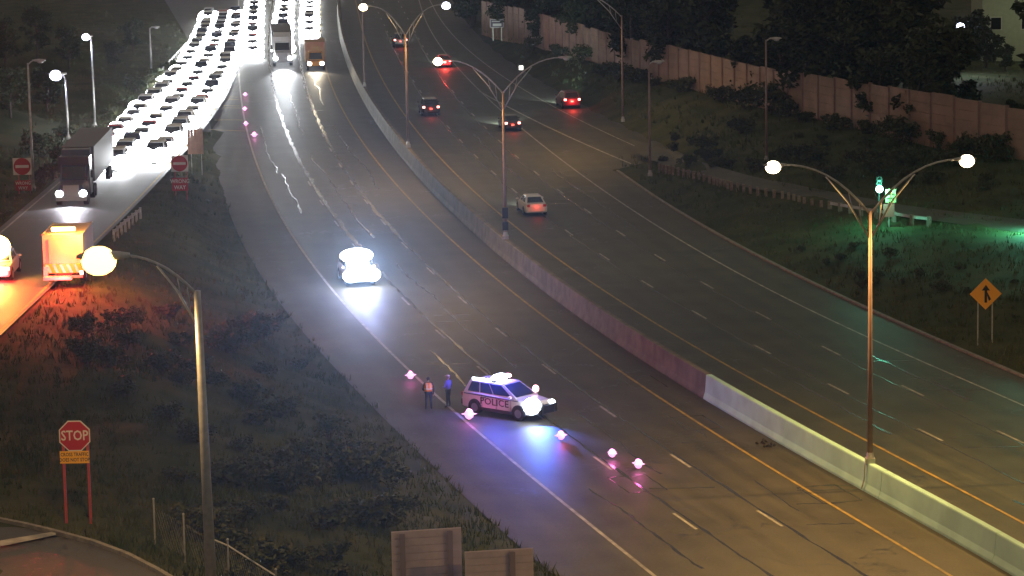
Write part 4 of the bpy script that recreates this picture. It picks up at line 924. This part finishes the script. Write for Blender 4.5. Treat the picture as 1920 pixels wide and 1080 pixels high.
# dark tractor at the head of the ramp queue
def semi(label, p, ang, col, trailerm, head='head'):
    t = thing('semi_truck', label, 'truck', p, ang); mb = MB()
    body_loft([(.2,.5,1.75,1.1,1.05),(1.6,.5,1.75,1.1,.98),(3.0,.55,1.65,1.0,.85)], mb); mb.box((-.55,0,2.0),(1.9,2.3,2.9)); mb.add([(.3,-1.1,1.7),(1.0,-1.0,1.7),(1.0,1.0,1.7),(.3,1.1,1.7),(.3,-1.0,2.9),(.6,-.95,2.8),(.6,.95,2.8),(.3,1.0,2.9)],[(0,1,5,4),(1,2,6,5),(2,3,7,6),(3,0,4,7),(4,5,6,7)])
    mb.prism([(.35,2.9),(-1.4,2.9),(-1.4,3.9),(-.9,3.85)],'y',-1.05,1.05); build(mb,'cab',PT[col],t)
    mb = MB(); mb.add(quad(Vector((1.0,-1,1.7)),Vector((1.0,1,1.7)),Vector((.6,.95,2.8)),Vector((.6,-.95,2.8)),.05,.95,.1,.93,.01),[(0,1,2,3)]); build(mb,'windshield',M['glass'],t)
    mb = MB(); mb.box((3.02,0,1.15),(.06,1.2,.95)); build(mb,'grille',M['rim'],t); mb = MB(); mb.box((3.1,0,.6),(.2,2.3,.3)); build(mb,'front_bumper',M['rim'],t)
    for s_ in (-1,1):
        mb = MB(); mb.ball((2.95,s_*.88,.98),(.22,.30,.26),12,8); build(mb,'headlight',E[head],t,smooth=True)
        mb = MB(); mb.tube([(-1.6,s_*1.0,.9),(-1.6,s_*1.0,3.9)],.08,8); build(mb,'exhaust_stack',M['rim'],t); mb = MB(); mb.box((.9,s_*1.35,2.2),(.1,.18,.6)); build(mb,'wing_mirror',M['black'],t)
        for wx in (2.1,-1.9,-3.1): mb = MB(); mb.prism([(wx+.5*math.cos(a), .5+.5*math.sin(a)) for a in np.linspace(0,2*math.pi,21)[:-1]],'y',s_*.85,s_*1.2); build(mb,'wheel',M['rubber'],t)
    mb = MB(); mb.box((-2.0,0,.8),(4.2,.9,.25)); build(mb,'chassis',M['darkmetal'],t)
    mb = MB(); mb.box((-8.6,0,2.6),(13.4,2.5,2.7)); mb.box((-8.6,0,1.2),(13.2,1.0,.2)); build(mb,'trailer',trailerm,t)
    for wx in (-13,-14.3):
        for s_ in (-1,1): mb = MB(); mb.prism([(wx+.5*math.cos(a), .5+.5*math.sin(a)) for a in np.linspace(0,2*math.pi,17)[:-1]],'y',s_*.85,s_*1.2); build(mb,'wheel',M['rubber'],t)
    return t
trm = mat('trailer grey', (.10,.10,.11), .5)
ys_ = 226.0; t = semi('dark semi truck heading the exit ramp queue with lit headlights', ramp_pt(.42, ys_, .06), rampdir(ys_,.4), 'navy', trm); spot_light('headlight_beam',(3.3,0,1.0),(1,0,-.12),(.9,.85,1),2200,100,.5,.1,t)
yy_ = 372; t = semi('pale semi truck with glaring lights in the middle of the southbound lanes', Vector((lane_x(C_S1,C_S2,yy_-2,.45),yy_-2,.03)), heading(C_S1,yy_,-1), 'white', trm); spot_light('headlight_beam',(3.3,0,1.0),(1,0,-.07),(.9,.95,1),26000,24,.8,.1,t)
y_ = row(588,132); t = box_truck('tall box truck with a rusty red and ochre front in the inner southbound lane', Vector((lane_x(C_S2,C_Y1,y_,.5),y_+3,.03)), heading(C_S2,y_,-1), 'orange', mat('rusty box',(.38,.13,.09),.6,noise=(1,(.45,.30,.12))), head='headw'); spot_light('headlight_beam',(3.9,0,.9),(1,0,-.1),(1,.85,.6),2500,60,.5,.1,t)
# service truck seen from behind at the lower left
p = onground(118,541,.06,4.0); ang = rampdir(p.y, .8)+math.pi
whitebox = mat('pale service body', (.58,.47,.36), .5, noise=(1.2,(.50,.40,.31)))
t = box_truck('pale service truck with yellow tailboard and amber and red lights at the lower left', Vector((p.x, p.y+3.9, RRz(p.y)+.06)), ang, 'white', whitebox, L=7.2, h=3.1, name='service_truck')
Lr = -3.66
mb = MB(); mb.box((Lr,.0,1.05),(.08,2.2,.55)); build(mb,'tailboard',M['signyellow'],t)
mb = MB()
for i in range(5): mb.add([(Lr-.045,-1.0+i*.42,.8),(Lr-.045,-.82+i*.42,.8),(Lr-.045,-.60+i*.42,1.3),(Lr-.045,-.78+i*.42,1.3)],[(0,1,2,3)])
build(mb,'chevron_stripe',M['signwhite'],t)
mb = MB(); mb.box((Lr-.3,.3,.52),(.55,1.7,.18)); mb.box((Lr-.1,1.05,.9),(.15,.22,.6)); build(mb,'lift_gate',M['signwhite'],t)
mb = MB(); mb.box((-3.60,0,2.05),(.05,1.7,1.5)); build(mb,'rear_door',whitebox,t)
for s_ in (-1,1): mb = MB(); mb.box((Lr-.02,s_*1.08,.78),(.08,.2,.24)); build(mb,'tail_light',E['tail'],t)
mb = MB(); mb.tube([(-3.0,-.7,3.35),(-3.0,.7,3.35)],.12,8); build(mb,'beacon_bar',E['amber'],t)
point_light('tail_light_glow',(Lr-1.2,0,1.0),(1,.04,.035),1200,.3,t); point_light('tail_light_glow',(Lr-5,-.5,3.6),(1,.04,.05),5500,.4,t); point_light('beacon_glow',(Lr-.5,-1.2,3.6),(1,.42,.05),2200,.2,t)  # the stronger red lamp floats unseen behind the truck, added to redden the bank
p = onground(2,520,.06,4); t = make_vehicle('pickup','white','service pickup with an amber beacon swollen by glare half cut off by the left edge','truck',name='service_pickup',tailon=True); place(t, Vector((p.x,p.y,p.z)), rampdir(p.y,.3)+math.pi)
mb = MB(); mb.tube([(-.1,-.6,1.95),(-.1,.6,1.95)],.16,10); mb.ball((-.9,0,1.95),(.8,.8,.75),14,10); build(mb,'beacon_bar',E['amber'],t,smooth=True); point_light('beacon_glow',(-1.7,0,2.8),(1,.45,.06),2600,.3,t); point_light('tail_light_glow',(-3.6,0,.9),(1,.04,.04),4200,.3,t)  # amber ball is the beacon's glare put into a shape

# police car
pc = make_vehicle('suv','white','white police car with blue and red roof lights parked across the southbound lanes','police car',name='police_car',hs=1.2,head='pwhite')
pc.location = G(953,777,.03); pc.rotation_euler = (0,0,math.radians(-41)); pc.scale = (1.04,1.02,1.02)
mb = MB(); mb.box((-.45,0,1.83),(.28,1.25,.09)); build(mb,'lightbar_base',M['black'],pc)
mb = MB(); mb.ball((-.45,-.12,1.95),(.30,.58,.20),14,8); mb.tube([(-1.85,-.62,1.83),(-.5,-.55,1.85)],.055,6); build(mb,'lightbar_blue',E['pwhite'],pc,smooth=True)
mb = MB(); mb.ball((-.45,.55,1.94),(.20,.2,.12),10,6); build(mb,'lightbar_red',E['pred'],pc,smooth=True)
mb = MB(); mb.ball((1.0,1.06,1.32),(.17,.17,.20),12,8); build(mb,'side_spotlight',E['pred'],pc,smooth=True)
mb = MB(); mb.ball((2.30,-.80,.86),(.46,.46,.44),16,10); build(mb,'headlight_glare',E['pwhite'],pc,smooth=True)  # glowing ball added in the shape of the near headlight's glare
mb = MB(); mb.box((2.62,0,.62),(.12,1.5,.42)); mb.tube([(2.7,-.45,.4),(2.72,-.45,1.0)],.04,6); mb.tube([(2.7,.45,.4),(2.72,.45,1.0)],.04,6); build(mb,'push_bumper',M['black'],pc)
me = text_mesh('POLICE', .50, .003, 1.05); me.materials.append(M['black']); o = link('lettering', me, pc, (-.10,-.985,.78)); o.rotation_euler = (math.pi/2,0,0); o.scale = (1.15,1,1)
mb = MB()
for x_ in (-.95,.02,1.02): mb.box((x_,-.975,.75),(.018,.012,.70))
mb.box((-.05,-.985,.36),(2.3,.03,.16)); mb.box((-.75,-.99,.98),(.2,.02,.035)); mb.box((.25,-.99,.98),(.2,.02,.035)); mb.box((-2.46,0,.55),(.12,1.6,.28)); build(mb,'door_trim',M['black'],pc)
mb = MB(); mb.add([(-2.2,-.966,1.09),(1.5,-.962,1.04),(1.5,-.967,1.00),(-2.2,-.971,1.04)],[(0,1,2,3)]); build(mb,'side_stripe',PT['blue'],pc)
point_light('roof_light_glow',(-.3,-.6,2.5),(.08,.10,1),1000,.12,pc); point_light('roof_light_glow',(-.5,1.2,2.3),(1,.08,.2),50,.12,pc)
spot_light('headlight_beam',(2.85,-.75,.95),(.6,-.75,-.35),(.08,.18,1),2600,95,.7,.12,pc)
spot_light('headlight_beam',(2.85,-.85,.9),(.55,-.6,-.62),(.25,.6,1),260,50,.8,.08,pc)
pg = mat('police car glass', (.012,.018,.075), .10, spec=.8)  # blue reflection in the windows is put into the glass colour
for c in [c for c in COL.objects if c.parent == pc and c.name.split('.')[0] in ('side_window','windshield','rear_window')]:
    c.data.materials[0] = pg
# shredded tyre scraps at the foot of the barrier
p = G(1442,832,.03); t = thing('tyre_scrap', 'black shredded tyre scraps lying against the foot of the barrier', 'debris', p)
mb = MB(); random.seed(4)
for _ in range(9):
    x_, y_ = random.uniform(-.7,.9), random.uniform(-.9,.5); a_ = random.uniform(0,3.1); l_ = random.uniform(.12,.34)
    mb.tube([(x_,y_,.02),(x_+l_*math.cos(a_)*.5,y_+l_*math.sin(a_)*.5,.02+random.uniform(.03,.10)),(x_+l_*math.cos(a_),y_+l_*math.sin(a_),.02)],[.04,.07,.03],5)
build(mb,'rubber_scrap',M['rubber'],t)
# flares on the road
gf = 'burning road flares'
fl_px = [(770,712,'pink road flare on the edge line behind the two standing people',1.0,70),(880,788,'pink road flare on the edge line between the people and the police car',1.25,110),(1052,826,'pink road flare just ahead of the police car, nearest its bumper',1.0,90),
 (1148,859,'middle pink road flare of the three ahead of the police car',.95,80),(1197,880,'farthest right pink road flare, last of the three ahead of the police car',1.05,80),(477,258,'lone pink flare standing right of the row beside the exit gore',1.1,80),
 (460,181,'small flare on the edge line at the gore, top of its row of three',.9,40),(459,208,'small flare on the edge line at the gore, middle of its row of three',.9,40),(461,236,'small flare on the edge line at the gore, bottom of its row of three',.9,40)]
for x, y, lb, k_, pw_ in fl_px:
    p = G(x, y, .03); t = thing('road_flare', lb, 'flare', p, random.uniform(0,6), gf)
    mb = MB(); mb.tube([(0,0,.02),(.0,.0,.16*k_)],.03,8); mb.tube([(-.08,0,.015),(.08,0,.015)],.012,5); build(mb,'stick',M['signred'],t)
    mb = MB(); mb.ball((0,0,.27*k_),(.19*k_,.19*k_,.22*k_),16,10,.07)
    for a in (0,1.6,3.2,4.7): mb.tube([(.1*math.cos(a),.1*math.sin(a),.27*k_),(.34*k_*math.cos(a),.34*k_*math.sin(a),.28*k_)],[.09,.006],8)
    build(mb,'flame',E['flare'],t,smooth=True); point_light('flare_light',(0,0,.62*k_),(1,.12,.50),pw_*.45,.1,t)

# ---------------------------------------------------------------- people
def person(label, p, rz, hgt, top, trousers, hair, vest=None, pose=0, cap=None):
    t_skin = mat('skin', (.42,.26,.19), .55); 
    J = dict(pel=(0,0,.95), wai=(0,0,1.08), che=(0,.01,1.32), nek=(0,.0,1.50), neck2=(0,.01,1.56))
    names = list(J); V_ = [J[n_] for n_ in names]; Rr = [(.165,.115),(.150,.105),(.185,.120),(.065,.06),(.058,.058)]; Ed = [(0,1),(1,2),(2,3),(3,4)]
    for s_ in (-1,1):
        b0 = len(V_)
        if pose == 0: arm = [(s_*.20,0,1.43),(s_*.29,.02,1.14),(s_*.20,.16,1.02) if s_ < 0 else (s_*.27,.06,.88),(s_*.16,.22,1.02) if s_ < 0 else (s_*.27,.09,.80)]
        else: arm = [(s_*.20,0,1.43),(s_*.30,.03,1.16),(s_*.20,.20,1.10),(s_*.12,.25,1.12)]
        leg = [(s_*.10,0,.90),(s_*.12,.02+.02*s_*pose,.50),(s_*(.14+.02*pose),-.01,.10),(s_*(.16+.02*pose),.14,.04)]
        V_ += arm+leg; Rr += [(.085,.08),(.052,.052),(.038,.034),(.034,.024),(.105,.10),(.066,.064),(.048,.048),(.05,.035)]
        Ed += [(2,b0),(b0,b0+1),(b0+1,b0+2),(b0+2,b0+3),(0,b0+4),(b0+4,b0+5),(b0+5,b0+6),(b0+6,b0+7)]
    me = bpy.data.meshes.new('b'); me.from_pydata(V_, Ed, []); o = bpy.data.objects.new('b', me); COL.objects.link(o)
    md = o.modifiers.new('s','SKIN'); md.use_smooth_shade = True; o.modifiers.new('u','SUBSURF').levels = 2
    for i, v in enumerate(me.skin_vertices[0].data): v.radius = Rr[i]; v.use_root = (i == 0)
    dg = bpy.context.evaluated_depsgraph_get(); bmesh_ = bpy.data.meshes.new_from_object(o.evaluated_get(dg)); bpy.data.objects.remove(o)
    hands = [(V_[5+8*j+2+0], V_[5+8*j+3]) for j in (0,1)]
    bm = bmesh.new(); bm.from_mesh(bmesh_)
    mb = MB()
    # head with face
    mb.ball((0,.015,1.655),(.078,.098,.118),16,12); mb.add([(-.018,.105,1.635),(.018,.105,1.635),(0,.135,1.64),(0,.108,1.675)],[(0,1,2),(0,2,3),(1,3,2)])
    for s_ in (-1,1): mb.ball((s_*.080,.01,1.65),(.014,.022,.032),6,5)
    # five fingers on each hand
    for wv, hv in hands:
        w_, h_ = Vector(wv), Vector(hv); d = (h_-w_).normalized(); sd = d.cross(Vector((0,0,1))); sd = sd.normalized() if sd.length > .1 else Vector((0,1,0)); nn = d.cross(sd)
        for k_ in range(4):
            b_ = h_+sd*(k_-1.5)*.019+d*.015; ln = (.062,.072,.068,.052)[k_]; mb.tube([b_, b_+d*ln*.5+nn*.006, b_+d*ln*.85+nn*.028],[.0095,.0085,.006],6)
        mb.tube([w_.lerp(h_,.6)+sd*.03, h_+sd*.052, h_+sd*.045+d*.035],[.011,.010,.007],6)
    m2 = bpy.data.meshes.new('h'); m2.from_pydata([tuple(v) for v in mb.v], [], mb.f); nb_ = len(bm.faces); bm.from_mesh(m2)
    bm.faces.ensure_lookup_table()
    for i, f_ in enumerate(bm.faces):
        c = f_.calc_center_median(); f_.smooth = True
        if i >= nb_: f_.material_index = 2
        elif c.z > 1.525: f_.material_index = 2
        elif any((c-Vector(hv)).length < .06 for _, hv in hands): f_.material_index = 2
        elif c.z < .12: f_.material_index = 3
        elif c.z < 1.0 and abs(c.x) < .24 and not (abs(c.x) > .2 and c.z > .75): f_.material_index = 1
        else: f_.material_index = 0
    out = bpy.data.meshes.new('body'); bm.to_mesh(out); bm.free()
    for m_ in (top, trousers, t_skin, M['black']): out.materials.append(m_)
    t = thing('person', label, 'person', p, rz); t.scale = (hgt/1.775,)*3
    link('body', out, t)
    mb = MB(); mb.ball((0,-.005,1.70),(.086,.104,.088),14,8); mb.box((0,-.03,1.66),(.15,.12,.10)); build(mb,'hair',hair,t,smooth=True)
    if cap: mb = MB(); mb.ball((0,.005,1.735),(.092,.11,.06),12,6); mb.box((0,.13,1.72),(.13,.09,.012)); build(mb,'cap',cap,t,smooth=True)
    if vest:
        rings = []
        for z, w_, dd in ((1.02,.185,.140),(1.15,.180,.135),(1.30,.205,.15),(1.42,.20,.135),(1.49,.13,.10)):
            rings.append([(w_*1.14*math.cos(a), .008+dd*1.16*math.sin(a), z) for a in np.linspace(0,2*math.pi,17)[:-1]])
        mb = MB(); mb.loft(rings); v = build(mb,'vest',vest[0],t,smooth=True)
        rings = [[(w_*1.17*math.cos(a), .008+dd*1.20*math.sin(a), z) for a in np.linspace(0,2*math.pi,17)[:-1]] for z, w_, dd in ((1.12,.182,.137),(1.19,.185,.139))]; mb = MB(); mb.loft(rings); build(mb,'reflective_band',vest[1],v)
        rings = [[(s*.09+.028*math.cos(a), -.165+.012*math.sin(a), z) for a in np.linspace(0,2*math.pi,9)[:-1]] for s, z in ((-1,1.2),(-1,1.45))]; 
        for s in (-1,1): mb = MB(); mb.box((s*.09,-.160,1.33),(.06,.03,.28)); build(mb,'reflective_strap',vest[1],v)
    mb = MB(); mb.loft([[(.175*math.cos(a), .0+.125*math.sin(a), z) for a in np.linspace(0,2*math.pi,17)[:-1]] for z in (.985,1.03)]); mb.box((.19,0,.95),(.05,.10,.15)); mb.box((-.19,.02,.96),(.04,.07,.12)); build(mb,'belt',M['black'],t)
    return t
dark_cloth = mat('dark trousers', (.018,.020,.032), .85); tanv = mat('vest orange', (.95,.30,.04), .6, emit=None); yel = mat('vest reflective band', (.85,.72,.40), .4)
person('person in an orange reflective vest and dark trousers standing left of another', G(804,769,.03), math.radians(8), 1.82, mat('dark shirt',(.03,.03,.04),.8), dark_cloth, mat('dark hair',(.015,.012,.01),.7), vest=(tanv, yel), pose=0)
person('person in a blue shirt with a pale cap standing beside the police car', G(841,764,.03), math.radians(60), 1.80, mat('blue shirt',(.12,.12,.34),.7), dark_cloth, mat('greyish hair',(.2,.15,.12),.7), pose=1, cap=mat('pale cap',(.55,.42,.36),.7))
# ---------------------------------------------------------------- night air
mb = MB(); mb.box((0,315,18),(330,650,40.0)); hz = mb.mesh('haze', []); hm = bpy.data.materials.new('night haze'); hm.use_nodes = True
hn = hm.node_tree; hn.nodes.remove(hn.nodes['Principled BSDF']); pv = hn.nodes.new('ShaderNodeVolumePrincipled'); pv.inputs['Density'].default_value = HZ; pv.inputs['Color'].default_value = (.9,.9,.95,1)
pv.inputs['Anisotropy'].default_value = .86; hn.links.new(pv.outputs[0], hn.nodes['Material Output'].inputs['Volume']); hz.materials.append(hm)
ho = link('haze', hz); ho['kind'] = 'stuff'; ho['label'] = 'thin night haze glowing around the lamps'  # haze added to give the lamps a halo in place of lens bloom
